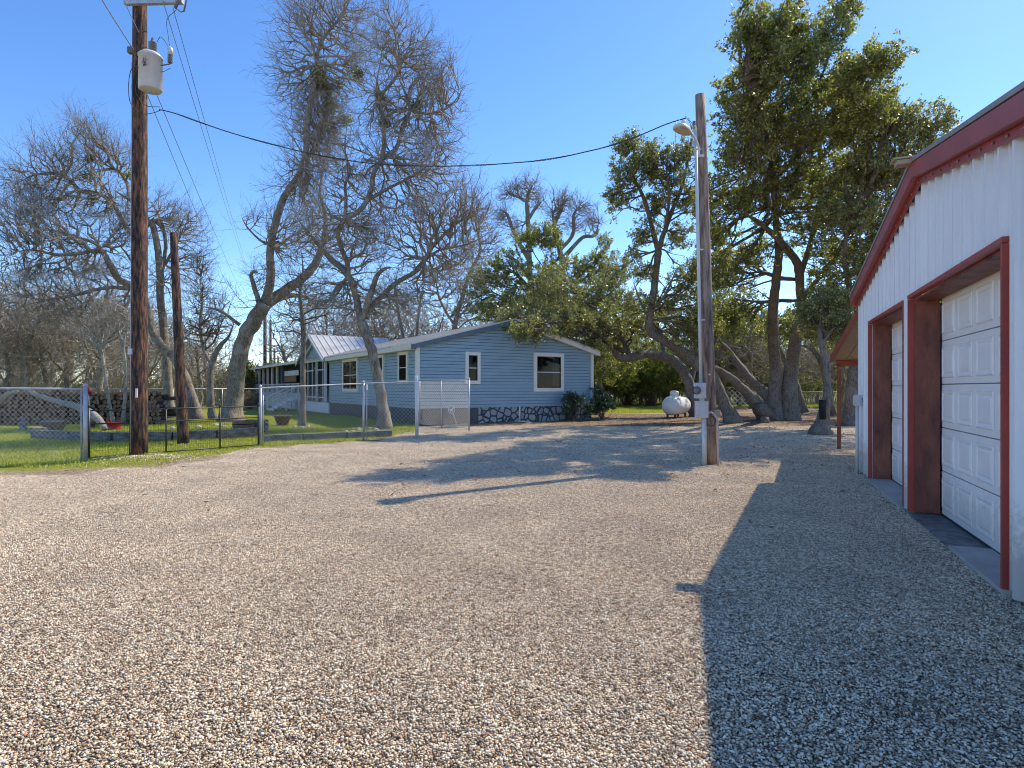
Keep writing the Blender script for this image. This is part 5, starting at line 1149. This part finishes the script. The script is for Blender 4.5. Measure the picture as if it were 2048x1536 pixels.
# ---- evergreen oaks at right
maketree('live_oak', 'leaning evergreen oak whose trunk crosses behind the service pole and rises forked', GD(1462, 28), 28, [
    [(1466, 845, 0, 18), (1452, 815, 0, 15), (1440, 785, 0, 14), (1427, 757, 0, 14), (1402, 735, 0, 13.5), (1377, 712, 0, 13), (1352, 695, 0, 12.5), (1327, 681, 0, 12), (1305, 666, 0, 11.5), (1298, 645, 0, 10.5), (1307, 590, 0, 9.5), (1312, 540, 0, 9), (1316, 500, 0, 9)],
    [(1316, 500, 0, 7), (1308, 470, 0, 6.5), (1298, 430, 0, 6), (1285, 390, 0, 5), (1270, 360, 0, 4), (1258, 320, 0, 3)],
    [(1316, 500, 0, 7.5), (1330, 460, 0, 6.5), (1345, 420, 0, 5.5), (1362, 380, 0, 5), (1372, 340, 0, 4), (1380, 300, 0, 3)],
    [(1330, 460, 0, 5), (1338, 400, -.3, 4), (1335, 350, -.5, 3)],
    [(1303, 620, 0, 4), (1330, 590, -.5, 3.5), (1352, 540, -.8, 3)], [(1300, 640, 0, 4), (1280, 600, .5, 3), (1265, 560, 1, 2)]],
    [(1256, 295, 26, 28, 0, .7, 26), (1262, 350, 40, 40, 0, 1, 52), (1240, 400, 24, 26, 0, .8, 22), (1222, 390, 14, 10, 0, .4, 6), (1300, 330, 45, 40, 0, 1, 60), (1335, 350, 35, 55, 0, 1, 60), (1375, 310, 22, 40, 0, .8, 32), (1380, 390, 30, 55, .3, 1, 45), (1320, 410, 45, 35, .2, 1, 45), (1285, 470, 26, 26, 0, .9, 30), (1268, 510, 16, 24, 0, .7, 14), (1350, 470, 35, 30, .2, .9, 30), (1290, 545, 28, 22, .3, .9, 26), (1370, 560, 40, 50, .2, 1.2, 50), (1340, 610, 40, 40, 0, 1.2, 50), (1270, 610, 36, 32, .5, 1.1, 40), (1365, 660, 45, 30, -.3, 1.2, 50), (1400, 620, 40, 45, .3, 1.2, 45)],
    201, fwd=5, bark='bark_oak', twig='twig_oak', leaf='leaf_oak', tw=(3, .18, .42, .004), per=6, leafsize=.10, r_tip=.009, bf=.35, sub=1)
maketree('live_oak', 'evergreen oak with a dark limb arching low over the lawn toward the house', GD(1393, 33.5), 33.5, [
    [(1396, 832, 0, 18), (1388, 800, 0, 15), (1380, 770, 0, 14), (1366, 742, 0, 13.5), (1348, 722, 0, 13), (1320, 711, 0, 12.5), (1290, 708, -.5, 12), (1262, 715, -1, 11), (1238, 714, -1.5, 9), (1222, 695, -2, 6.5), (1195, 665, -3, 5), (1150, 645, -4, 4), (1100, 640, -6, 3)],
    [(1380, 770, 0, 7), (1395, 720, .5, 6), (1420, 660, 1, 5), (1430, 600, 1.3, 4)], [(1262, 715, -1, 7), (1240, 670, -.6, 6), (1225, 620, -.4, 5), (1200, 580, -.2, 4)], [(1330, 712, 0, 7), (1320, 670, .6, 6), (1300, 620, 1, 5)]],
    [(1225, 665, 45, 32, -1.5, 1.6, 80), (1180, 650, 55, 38, -2.5, 1.8, 95), (1130, 640, 50, 32, -4, 1.5, 80), (1075, 655, 40, 20, -6, 1, 42), (1045, 668, 26, 14, -7, .7, 20), (1030, 640, 40, 30, -5, 1.2, 45), (1200, 600, 60, 45, -1, 2, 100), (1270, 655, 45, 34, -.5, 1.6, 75), (1320, 640, 50, 42, .8, 1.6, 75), (1430, 600, 50, 60, 1.3, 1.6, 60), (1110, 590, 60, 45, -3, 2, 90), (1180, 690, 30, 12, -2.5, .9, 26), (1240, 540, 30, 35, -.5, 1.2, 24)],
    202, bark='bark_oak', twig='twig_oak', leaf='leaf_oak', tw=(3, .2, .5, .004), per=6, leafsize=.11, r_tip=.009, bf=.35, sub=1)
maketree('live_oak', 'largest evergreen oak, tall crown above the pair of upright dark trunks', GD(1560, 30), 30, [
    [(1544, 842, 0, 24), (1548, 800, 0, 18), (1551, 740, 0, 15), (1547, 680, 0, 13.5), (1546, 620, 0, 12.5), (1552, 560, 0, 11.5), (1557, 500, 0, 10), (1552, 430, .2, 8.5), (1545, 350, .2, 7), (1532, 270, .1, 5.5), (1522, 180, 0, 4.5), (1530, 100, 0, 3)],
    [(1578, 842, 0, 24), (1578, 790, 0, 21), (1583, 730, 0, 18), (1592, 680, 0, 15.5), (1602, 640, 0, 13), (1600, 580, -.2, 11), (1596, 530, -.3, 11), (1575, 500, -.4, 10), (1545, 468, -.5, 9), (1515, 442, -.6, 8), (1482, 428, -.7, 5), (1440, 430, -.8, 3)],
    [(1598, 560, 0, 8), (1622, 480, .6, 7), (1640, 400, .9, 6.5), (1640, 300, 1.2, 5.5), (1632, 200, 1.3, 4.5), (1655, 120, 1.4, 3.5), (1678, 55, 1.5, 2)],
    [(1602, 600, 0, 7), (1650, 540, -.6, 6), (1695, 470, -1, 5), (1720, 390, -1.3, 4), (1740, 300, -1.4, 3), (1752, 220, -1.4, 2.5), (1765, 150, -1.4, 2)],
    [(1535, 842, 0, 15), (1515, 812, -.3, 15), (1492, 785, -.6, 13), (1466, 760, -1, 11.5), (1440, 742, -1.2, 10), (1416, 730, -1.4, 8), (1392, 700, -1.5, 6), (1385, 650, -1.5, 4)],
    [(1550, 825, 0, 12), (1530, 788, .3, 12.5), (1507, 765, .6, 11), (1481, 735, .9, 10), (1456, 702, 1.2, 8.5), (1436, 680, 1.4, 7), (1430, 640, 1.5, 5), (1440, 580, 1.5, 3.5)],
    [(1552, 430, .2, 5), (1500, 350, -.3, 4), (1480, 270, -.5, 3), (1475, 180, -.6, 2)]],
    [(1495, 75, 30, 55, 0, .9, 46), (1540, 90, 35, 70, 0, 1, 60), (1575, 60, 22, 60, 0, .8, 36), (1520, 150, 50, 40, 0, 1.2, 70), (1590, 130, 40, 45, .5, 1.2, 60), (1650, 90, 38, 40, 1.3, 1, 50), (1685, 30, 34, 30, 1.4, .8, 34), (1640, 180, 60, 45, 1.2, 1.4, 80), (1490, 230, 40, 60, -.2, 1.3, 75), (1550, 250, 60, 60, 0, 1.5, 95), (1630, 270, 60, 60, 1, 1.6, 95), (1715, 160, 45, 45, -1.2, 1.2, 60), (1765, 130, 30, 26, -1.4, .8, 30), (1455, 210, 14, 50, -.5, .6, 14), (1740, 220, 40, 30, -1.4, 1.1, 40), (1700, 250, 50, 45, -1, 1.3, 60), (1480, 320, 50, 50, -.4, 1.4, 75), (1560, 350, 60, 55, .2, 1.6, 90), (1640, 370, 60, 60, .9, 1.6, 90), (1720, 340, 55, 60, -1.2, 1.4, 80), (1470, 400, 50, 32, -.6, 1.2, 50), (1540, 420, 50, 35, 0, 1.3, 40), (1620, 450, 50, 40, .5, 1.3, 50), (1690, 430, 55, 50, -1, 1.4, 70), (1660, 520, 55, 40, -.5, 1.4, 60), (1440, 470, 40, 40, -.8, 1.2, 50), (1425, 540, 40, 50, -.5, 1.3, 50), (1410, 400, 26, 40, -.8, 1, 30), (1470, 540, 50, 45, .5, 1.4, 70), (1510, 500, 40, 40, .3, 1.3, 50), (1460, 640, 50, 50, 1, 1.4, 70), (1430, 620, 40, 50, 1.5, 1.2, 55), (1500, 620, 30, 60, 1, 1.2, 34), (1400, 660, 35, 35, -1.5, 1, 40), (1640, 590, 40, 35, -.5, 1.2, 45)],
    203, fwd=12.5, bark='bark_oak', twig='twig_oak', leaf='leaf_oak2', tw=(3, .2, .45, .004), per=6, leafsize=.105, r_tip=.009, bf=.35, sub=1,
    vine=([(1500, 290, 45, 60, -.5, .7), (1580, 290, 70, 50, .2, .9), (1530, 390, 50, 40, -.2, .7)], 150, .9))
maketree('live_oak', 'dense evergreen oak rising behind the garage roof and lean-to', GD(1703, 25.5), 25.5, [
    [(1700, 850, 0, 22), (1702, 810, 0, 18), (1708, 760, 0, 17), (1716, 700, 0, 15), (1722, 640, 0, 13), (1735, 560, 0, 11), (1760, 480, 0, 9), (1790, 400, 0, 7), (1815, 330, 0, 5), (1840, 280, 0, 3)],
    [(1722, 640, 0, 9), (1700, 580, -.4, 8), (1690, 500, -.6, 6), (1700, 420, -.8, 4)], [(1735, 560, 0, 8), (1800, 500, .5, 6), (1850, 430, .8, 4)], [(1716, 700, 0, 8), (1680, 660, -.8, 6), (1650, 640, -1.4, 4)]],
    [(1790, 260, 45, 45, 0, 1.3, 70), (1750, 250, 40, 45, 0, 1.2, 60), (1850, 265, 32, 26, 0, 1, 36), (1875, 245, 16, 10, 0, .5, 8), (1810, 340, 60, 55, 0, 1.6, 100), (1740, 350, 60, 60, -.4, 1.6, 95), (1690, 430, 50, 50, -.7, 1.4, 70), (1760, 450, 65, 55, 0, 1.7, 110), (1840, 440, 60, 60, .6, 1.7, 90), (1720, 540, 60, 50, -.5, 1.6, 95), (1670, 600, 50, 40, -1, 1.3, 80), (1790, 560, 60, 60, .2, 1.6, 80), (1660, 655, 48, 28, -1.4, 1.2, 75), (1700, 690, 34, 18, -1.4, .8, 34), (1880, 350, 50, 60, .8, 1.6, 60)],
    204, fwd=8, bark='bark_oak', twig='twig_oak', leaf='leaf_oak', tw=(3, .2, .45, .004), per=6, leafsize=.095, r_tip=.009, bf=.35, sub=1)
maketree('small_oak', 'slender pale trunk oak with blackened stub nearest the garage lean-to', GD(1641, 20.6), 20.6, [
    [(1641, 866, 0, 21), (1645, 838, 0, 14), (1652, 800, 0, 10), (1655, 760, 0, 9), (1652, 720, 0, 9), (1644, 690, 0, 8.5), (1640, 660, 0, 7), (1645, 620, 0, 5), (1660, 580, 0, 3.5)], [(1644, 690, 0, 5), (1665, 660, -.3, 4), (1690, 640, -.5, 3)]],
    [(1650, 640, 42, 26, 0, 1, 60), (1688, 660, 34, 26, -.4, .8, 52), (1625, 625, 30, 22, 0, .8, 36), (1670, 610, 40, 26, 0, .9, 50)],
    205, bark='bark_oak', twig='twig_oak', leaf='leaf_oak', tw=(3, .15, .35, .0035), per=6, leafsize=.085, r_tip=.006, bf=.35)
mb = MB(); mb.tube([W(1646, 838, 20.2), W(1645, 812, 20.15), W(1646, 800, 20.15)], [.10, .115, .125], 14, wob=.12, seed=4); tag(mb.build('burnt_stub', M['char'], origin=W(1646, 838, 20.2)), 'blackened round stub standing against the slender oak trunk', 'stump')
mb = MB(); mb.tube([GD(1528, 27.6, -.05), GD(1529, 27.6, .28)], [.24, .17], 14, wob=.15, seed=5); tag(mb.build('tree_stump', M['bark_oak'], origin=GD(1528, 27.6)), 'short low stump in the litter before the largest oak', 'stump')
mb = MB(); mb.tube([W(1536, 834, 29.4), W(1526, 822, 29.1), W(1521, 812, 28.9)], [.30, .29, .27], 14, wob=.1, seed=6); tag(mb.build('cut_limb', M['bark_oak'], origin=W(1536, 834, 29.4)), 'thick sawn limb stub at the foot of the largest oak', 'stump')
maketree('small_oak', 'thin curved oak trunk bending left between the largest oak and lean-to', GD(1665, 33), 33, [
    [(1663, 826, 0, 9), (1655, 780, 0, 8), (1648, 740, 0, 7.5), (1636, 712, 0, 7), (1618, 695, 0, 6), (1596, 690, 0, 4)], [(1648, 740, 0, 6), (1650, 700, .3, 5), (1640, 650, .5, 4)]],
    [(1610, 660, 50, 30, 0, 1.6, 60), (1650, 620, 50, 34, .3, 1.6, 60)], 206, bark='bark_oak', twig='twig_oak', leaf='leaf_oak2', tw=(3, .2, .5, .004), per=6, leafsize=.12, bf=.3)
maketree('small_oak', 'short dark oak trunk leaning left just right of the largest oak', GD(1600, 36), 36, [
    [(1603, 820, 0, 12), (1597, 790, 0, 10), (1590, 765, 0, 9), (1578, 735, 0, 8), (1560, 700, .3, 6), (1550, 650, .5, 4)]],
    [(1540, 650, 50, 45, .5, 1.8, 70), (1590, 640, 40, 30, 0, 1.6, 50)], 207, bark='bark_oak', twig='twig_oak', leaf='leaf_oak2', tw=(3, .2, .5, .004), per=6, leafsize=.12, bf=.3)
# ---- evergreen oak and knuckled bare trees behind the house
maketree('live_oak', 'broad evergreen oak spreading above the house gable from behind', GD(1085, 40), 40, [
    [(1085, 822, 0, 14), (1088, 760, 0, 12), (1082, 700, 0, 11), (1080, 650, 0, 10), (1070, 600, 0, 8), (1045, 560, 0, 6), (1010, 530, 0, 4)], [(1080, 650, 0, 8), (1110, 600, 0, 7), (1140, 560, 0, 5), (1180, 530, 0, 3)], [(1075, 610, 0, 6), (1085, 550, 0, 5), (1120, 510, 0, 4), (1100, 470, 0, 3)], [(1140, 560, 0, 5), (1200, 570, 0, 4), (1250, 590, 0, 3)]],
    [(1090, 470, 34, 18, 0, 1.2, 40), (1060, 480, 30, 22, 0, 1.2, 34), (1110, 490, 24, 24, 0, 1.2, 30), (1010, 545, 50, 40, 0, 2, 80), (960, 570, 34, 40, 0, 1.8, 45), (1100, 560, 70, 40, 0, 2.4, 120), (1170, 540, 50, 34, 0, 2, 80), (1205, 500, 20, 34, 0, 1, 24), (1220, 570, 40, 38, 0, 1.8, 70), (1050, 610, 80, 38, 0, 2.4, 120), (1150, 620, 70, 38, 0, 2.4, 110), (980, 620, 40, 34, 0, 1.6, 50), (1250, 610, 34, 28, 0, 1.4, 36)],
    208, bark='bark_oak', twig='twig_oak', leaf='leaf_oak2', tw=(3, .25, .6, .005), per=6, leafsize=.13, r_tip=.008, bf=.35)
maketree('knuckled_tree', 'grey knuckled bare tree top above the house, left of the pair', GD(1060, 50), 50, [
    [(1062, 816, 0, 12), (1062, 700, 0, 10), (1060, 580, 0, 8), (1058, 500, 0, 7), (1056, 440, 0, 6.5), (1054, 405, 0, 6)], [(1054, 405, 0, 3.5), (1040, 395, 0, 4), (1020, 388, 0, 3), (1012, 375, 0, 2)], [(1054, 405, 0, 5), (1058, 385, 0, 4), (1066, 370, 0, 3)], [(1056, 440, 0, 5), (1072, 415, 0, 4), (1085, 402, 0, 3)], [(1058, 520, 0, 6), (1030, 470, 0, 5), (1015, 430, 0, 4), (1000, 418, 0, 3)], [(1060, 560, 0, 5), (1030, 520, 0, 4), (1000, 510, 0, 3)]],
    [(1055, 378, 36, 24, 0, 1.4, 90), (1020, 385, 24, 20, 0, 1, 50), (1080, 405, 18, 18, 0, 1, 34), (1005, 430, 22, 26, 0, 1, 50), (1030, 460, 24, 30, 0, 1, 40)], 301, tw=(4, .4, .9, .009), r_tip=.013, density=2.2)
maketree('knuckled_tree', 'grey knuckled bare tree top above the house, right of the pair', GD(1135, 52), 52, [
    [(1135, 814, 0, 12), (1130, 700, 0, 10), (1128, 580, 0, 8), (1120, 500, 0, 7), (1108, 455, 0, 5.5), (1122, 420, 0, 5), (1128, 400, 0, 4)], [(1120, 500, 0, 5), (1145, 470, 0, 5), (1148, 430, 0, 4.5), (1160, 410, 0, 3)], [(1132, 510, 0, 6), (1165, 475, 0, 5), (1190, 470, 0, 4), (1198, 440, 0, 3)], [(1108, 455, 0, 4), (1105, 425, 0, 3.5)]],
    [(1125, 400, 24, 20, 0, 1.2, 60), (1160, 415, 30, 24, 0, 1.2, 70), (1188, 445, 18, 26, 0, 1, 50), (1108, 430, 18, 22, 0, 1, 36), (1150, 450, 34, 22, 0, 1.2, 50)], 302, tw=(4, .4, .9, .009), r_tip=.013, density=2.2)
maketree('bare_tree', 'bare many stemmed tree behind the house roof, right of the pale trunk', GD(900, 46), 46, [
    [(820, 818, 0, 8), (815, 720, 0, 6), (800, 640, 0, 4), (790, 580, 0, 3), (800, 520, 0, 1.5)], [(830, 818, 0, 7), (832, 700, 0, 5), (838, 620, 0, 3.5), (850, 560, 0, 2)], [(905, 818, 0, 8), (900, 700, 0, 6.5), (935, 560, 0, 5), (960, 500, 0, 4), (950, 440, 0, 2.5), (955, 410, 0, 1.5)], [(915, 660, 0, 4), (880, 600, 0, 3), (870, 540, 0, 1.5)]],
    [(960, 440, 34, 40, 0, 1.6, 80), (940, 510, 60, 40, 0, 2.4, 120), (870, 560, 70, 50, 0, 2.6, 140), (810, 590, 50, 50, 0, 2, 80), (930, 600, 60, 45, 0, 2.6, 120), (985, 480, 24, 30, 0, 1.2, 40)], 303, tw=(4, .4, 1.0, .009), r_tip=.012, density=1.8)

# ---- shrubs
def shrub(label, base, w_, h_, seed, leaf='leaf_shrub', n=26, size=.1, group=None, name='shrub', per=5, lean=0):
    rs = np.random.RandomState(seed); t = thing(name, base, label, 'shrub', group); A_ = []; B_ = []
    v = rs.randn(n, 3); v /= np.linalg.norm(v, axis=1)[:, None]; v *= rs.rand(n, 1) ** .4
    tp_ = base + np.stack([v[:, 0] * w_ / 2, v[:, 1] * w_ / 2, h_ * (.55 + .45 * v[:, 2])], 1)
    st = base + rs.randn(n, 3) * np.array([.06, .06, 0]) * w_; md = (st + tp_) / 2 + rs.randn(n, 3) * .04 * w_
    a, b_, r1, r2, e = twigs(tp_, (tp_ - st) / np.linalg.norm(tp_ - st, axis=1)[:, None], rs, 5, .12 * h_, .32 * h_, .004, sub=2)
    V, Fs_ = cat([prisms(st, md, .014, .010, 5), prisms(md, tp_, .010, .006, 5), prisms(a, b_, r1, r2, 3)]); mesh_np('stems', V, Fs_, M['twig_oak'], t, smooth=True)
    leaves('foliage', e, per, rs, size, leaf, t, .04); return t
shrub('dark leafy shrub against the stone skirting left of the corner one', HW(8.0, -.75, 0), 1.15, 1.25, 1, size=.12)
shrub('dark leafy shrub at the right corner of the house end wall', HW(9.75, -.6, 0), 1.5, 1.35, 2, size=.12, n=32)
for i, (px, dd, w_, h_) in enumerate([(1215, 50, 4.2, 4.6), (1255, 54, 4.0, 3.9), (1300, 52, 4.5, 4.2), (1335, 56, 4, 5), (1195, 57, 4.5, 5.5), (1420, 58, 5, 5), (1500, 60, 5, 5.5)]):
    shrub('feathery yellow green cedar bush, ' + ['left of the propane tank and tallest limb', 'beneath the low oak limb', 'just left of the propane tank', 'behind the propane tank', 'at the right corner of the house', 'behind the service pole', 'behind the lattice screen'][i], GD(px, dd), w_, h_, 20 + i, 'leaf_cedar', n=150, size=.17, group='cedar bushes behind the back fence', name='cedar_bush', per=5)
shrub('green bush behind the fence between the leaning tree and porch', GD(515, 60), 7, 3.6, 41, 'leaf_oak2', n=190, size=.22, name='bush')
shrub('low tan dry bush by the far fence left of porch', GD(500, 45.5), 1.6, 1.1, 42, 'leaf_dry', n=50, size=.14, name='bush')

# ---- background woodland: prototypes copied with their parts
def proto(kind, seed):
    rs = np.random.RandomState(seed); t = thing('bare_tree' if kind == 'bare' else 'evergreen_tree', (0, 0, 0), 'x', 'tree'); skel = []
    H = 1.0
    def bez(a, b_, c, r0, r1, k=9):
        t_ = np.linspace(0, 1, k)[:, None]; P = (1 - t_) ** 2 * a + 2 * t_ * (1 - t_) * b_ + t_ ** 2 * c; P[1:-1] += rs.randn(k - 2, 3) * .08; return P, np.linspace(r0, r1, k)
    lean = rs.randn(2) * .8; top = np.array([lean[0], lean[1], 6.5]); skel.append(bez(np.zeros(3) - UZ * .2, np.array([lean[0] * .2, 0, 3]), top, .24, .12))
    for q in range(6):
        t_ = rs.uniform(.35, 1); b0 = skel[0][0][int(t_ * 8)]; a = q * 1.05 + rs.uniform(-.4, .4); e = b0 + np.array([math.cos(a) * rs.uniform(1.5, 3), math.sin(a) * rs.uniform(1.5, 3), rs.uniform(1.5, 4)]); skel.append(bez(b0, b0 + (e - b0) * .5 + UZ * -.3, e, .09, .035))
    mb = MB()
    for i, (Q, R) in enumerate(skel): mb.tube(Q, R, 9, wob=.1, seed=i)
    mb.build('trunk', M['bark' if kind == 'bare' else 'bark_oak'], t)
    v = rs.randn(420, 3); v /= np.linalg.norm(v, axis=1)[:, None]; v *= rs.rand(420, 1) ** .45; att = np.array([lean[0], lean[1], 6.3]) + v * np.array([3.5, 3.5, 3.9])
    A_, B_, ra, rb_, Dv, n = grow(skel, att, rs, bf=.3, r_tip=.011, step=.6); big = ra > .03
    site = rb_ < .018; a, b_, r1, r2, e = twigs(B_[site], Dv[site], rs, 4 if kind == 'bare' else 3, .35, .9, .009, sub=2); V, Fs_ = cat([prisms(A_, B_, ra, rb_, 4), prisms(a, b_, r1, r2, 3)]); mesh_np('branches', V, Fs_, M['twig' if kind == 'bare' else 'twig_oak'], t, smooth=True)
    if kind == 'bare':
        e = e[rs.rand(len(e)) < .015]; leaves('dead_leaves', e, 2, rs, .12, 'leaf_dry', t)
    else: leaves('crown', e, 3 if kind == 'ever' else 2, rs, .19, 'leaf_oak2' if kind == 'ever' else 'leaf_oak', t, .08)
    return t
PB = [proto('bare', 500 + q) for q in range(4)]; PE = [proto('ever', 600 + q) for q in range(3)]
used = set()
def place(pr, loc, sc_, rz, label, grp):
    if pr in used:
        o = pr.copy(); COL.objects.link(o)
        for ch in list(pr.children): c = ch.copy(); COL.objects.link(c); c.parent = o
    else: o = pr; used.add(pr)
    o.location = Vector([float(v) for v in loc]); o.rotation_euler = (0, 0, rz); o.scale = sc_; o['label'] = label; o['group'] = grp; return o
rp_ = np.random.RandomState(77)
near = [(205, 36, .95), (140, 38, .9), (98, 37, .85), (58, 36, .95), (20, 38, .9), (-40, 37, 1), (-110, 38, .95), (290, 40, .8), (400, 42, .75), (-190, 34, 1.0)]
WH = ['just left of the utility pole', 'fourth trunk from the left edge', 'third trunk from the left edge', 'second trunk from the left edge', 'at the left edge of the photo', 'beyond the left edge', 'well beyond the left edge', 'between the two wooden poles', 'left of the slim curved tree', 'farthest out on the left']
for i, (px, dd, s_) in enumerate(near):
    place(PB[i % 4], GD(px, dd), (s_, s_, s_ * .92), rp_.uniform(0, 6.28), 'dark bare tree close behind the woodpile, %s' % WH[i], 'bare trees close behind the woodpile')
for i in range(26):
    px = -330 + i * 31 + rp_.uniform(-10, 10); dd = rp_.uniform(46, 66); s_ = rp_.uniform(.85, 1.2) * (.72 if 440 < px < 560 else 1) * (.8 if px > 380 else 1)
    if 500 < px < 575: s_ *= .45
    place(PB[rp_.randint(4)], GD(px, dd), (s_, s_, s_ * (1.0 if px < 250 else .85)), rp_.uniform(0, 6.28), 'bare tree in the far woods at left', 'bare trees in the far woods at left')
for i in range(20):
    px = 590 + i * 27 + rp_.uniform(-10, 10); dd = rp_.uniform(50, 64); s_ = rp_.uniform(.8, 1.12)
    place(PB[rp_.randint(4)], GD(px, dd), (s_, s_, s_), rp_.uniform(0, 6.28), 'bare tree showing above the house roof from behind', 'bare trees behind the house roof')
for i in range(22):
    px = 1200 + i * 27 + rp_.uniform(-10, 10); dd = rp_.uniform(44, 66); s_ = rp_.uniform(.75, 1.0) * (.95 if px > 1400 else .8)
    if rp_.rand() < .72: place(PE[rp_.randint(3)], GD(px, dd), (s_, s_, s_ * .95), rp_.uniform(0, 6.28), 'yellow green evergreen tree in the woods behind the oaks', 'evergreen trees in the woods behind the oaks')
    else: place(PB[rp_.randint(4)], GD(px, dd), (s_, s_, s_ * .9), rp_.uniform(0, 6.28), 'bare tree among the evergreens behind the oaks', 'bare trees among the evergreens behind the oaks')
for i, (px, dd, s_) in enumerate([(1850, 30, .9), (2000, 34, 1), (2200, 36, 1.1), (1780, 40, 1), (2400, 30, 1)]):
    place(PE[i % 3], GD(px, dd), (s_, s_, s_), rp_.uniform(0, 6.28), 'evergreen tree hidden mostly behind the garage', 'evergreen trees behind the garage')
# far brush and thicket closing the view under the trees
def thicket(name, label, pxr, dr, hr, n, seed, leaf, dens, size):
    rs = np.random.RandomState(seed); px = rs.uniform(*pxr, n); dd = rs.uniform(*dr, n); b0 = np.stack([(px - 1024) / F * dd, dd, np.zeros(n)], 1); h_ = rs.uniform(*hr, n) * (.6 + .4 * np.sin(px * .02) ** 2)
    tp_ = b0 + np.stack([rs.randn(n) * .35 * h_ * .4, rs.randn(n) * .3, h_], 1); dv = (tp_ - b0) / np.linalg.norm(tp_ - b0, axis=1)[:, None]; parts = [prisms(b0, tp_, .022, .008, 3)]; es = []
    for fr in (.25, .45, .65, .85, 1.0):
        a, b_, r1, r2, e = twigs(b0 + (tp_ - b0) * fr, dv, rs, 3, .4, 1.1, .009, sub=1); parts.append(prisms(a, b_, r1, r2, 3)); es.append(e)
    V, Fs_ = cat(parts); t = thing(name, (b0[:, 0].mean(), b0[:, 1].mean(), 0), label, 'thicket'); t['kind'] = 'stuff'
    q = mesh_np('stems', V, Fs_, M['twig'], t, smooth=True); e = np.vstack(es); e = e[rs.rand(len(e)) < dens]; q = leaves('foliage', e, 2, rs, size, leaf, t, .15)
thicket('thicket', 'tangle of bare brush filling the woods at left', (-400, 480), (44, 72), (2.0, 5.2), 1200, 901, 'leaf_dry', .10, .15)
thicket('thicket', 'low green brush at the foot of the far woods at left', (-350, 620), (56, 74), (1, 2.6), 800, 902, 'leaf_cedar', .8, .2)
thicket('thicket', 'mixed green brush filling the woods at right', (1170, 2300), (58, 76), (2.5, 7.5), 1900, 903, 'leaf_oak2', .8, .24)
thicket('thicket', 'bare brush behind the house', (560, 1200), (66, 78), (2.5, 5.0), 700, 904, 'leaf_dry', .2, .18)

# fallen leaves scattered over the drive under the trees
rs = np.random.RandomState(55); n = 15000; x = rs.uniform(-18, 13, n); y = rs.uniform(4, 34, n); k = rs.rand(n) < np.clip((y - 5) / 22, .03, 1) * np.clip((x + 8) / 12, .3, 1); x, y = x[k], y[k]
k = ((x - 3.87) * .924 - (y - 4.66) * .382 < -.15) | (y > 17); x, y = x[k], y[k]; n = len(x)
C_ = np.stack([x, y, height(x, y) + .014], 1); a = rs.randn(n, 3) * np.array([1, 1, .25]); a /= np.linalg.norm(a, axis=1)[:, None]; b_ = np.cross(a, rs.randn(n, 3) * .4 + UZ); b_ /= np.linalg.norm(b_, axis=1)[:, None]; s_ = rs.uniform(.018, .05, (n, 1))
V = np.stack([C_ - a * s_, C_ + b_ * s_ * .5, C_ + a * s_, C_ - b_ * s_ * .5], 1).reshape(-1, 3)
tag(mesh_np('fallen_leaves', V, [np.arange(n * 4).reshape(-1, 4)], M['leaf_dry']), 'brown dead leaves scattered over the gravel toward the oaks', 'leaves', kind='stuff')
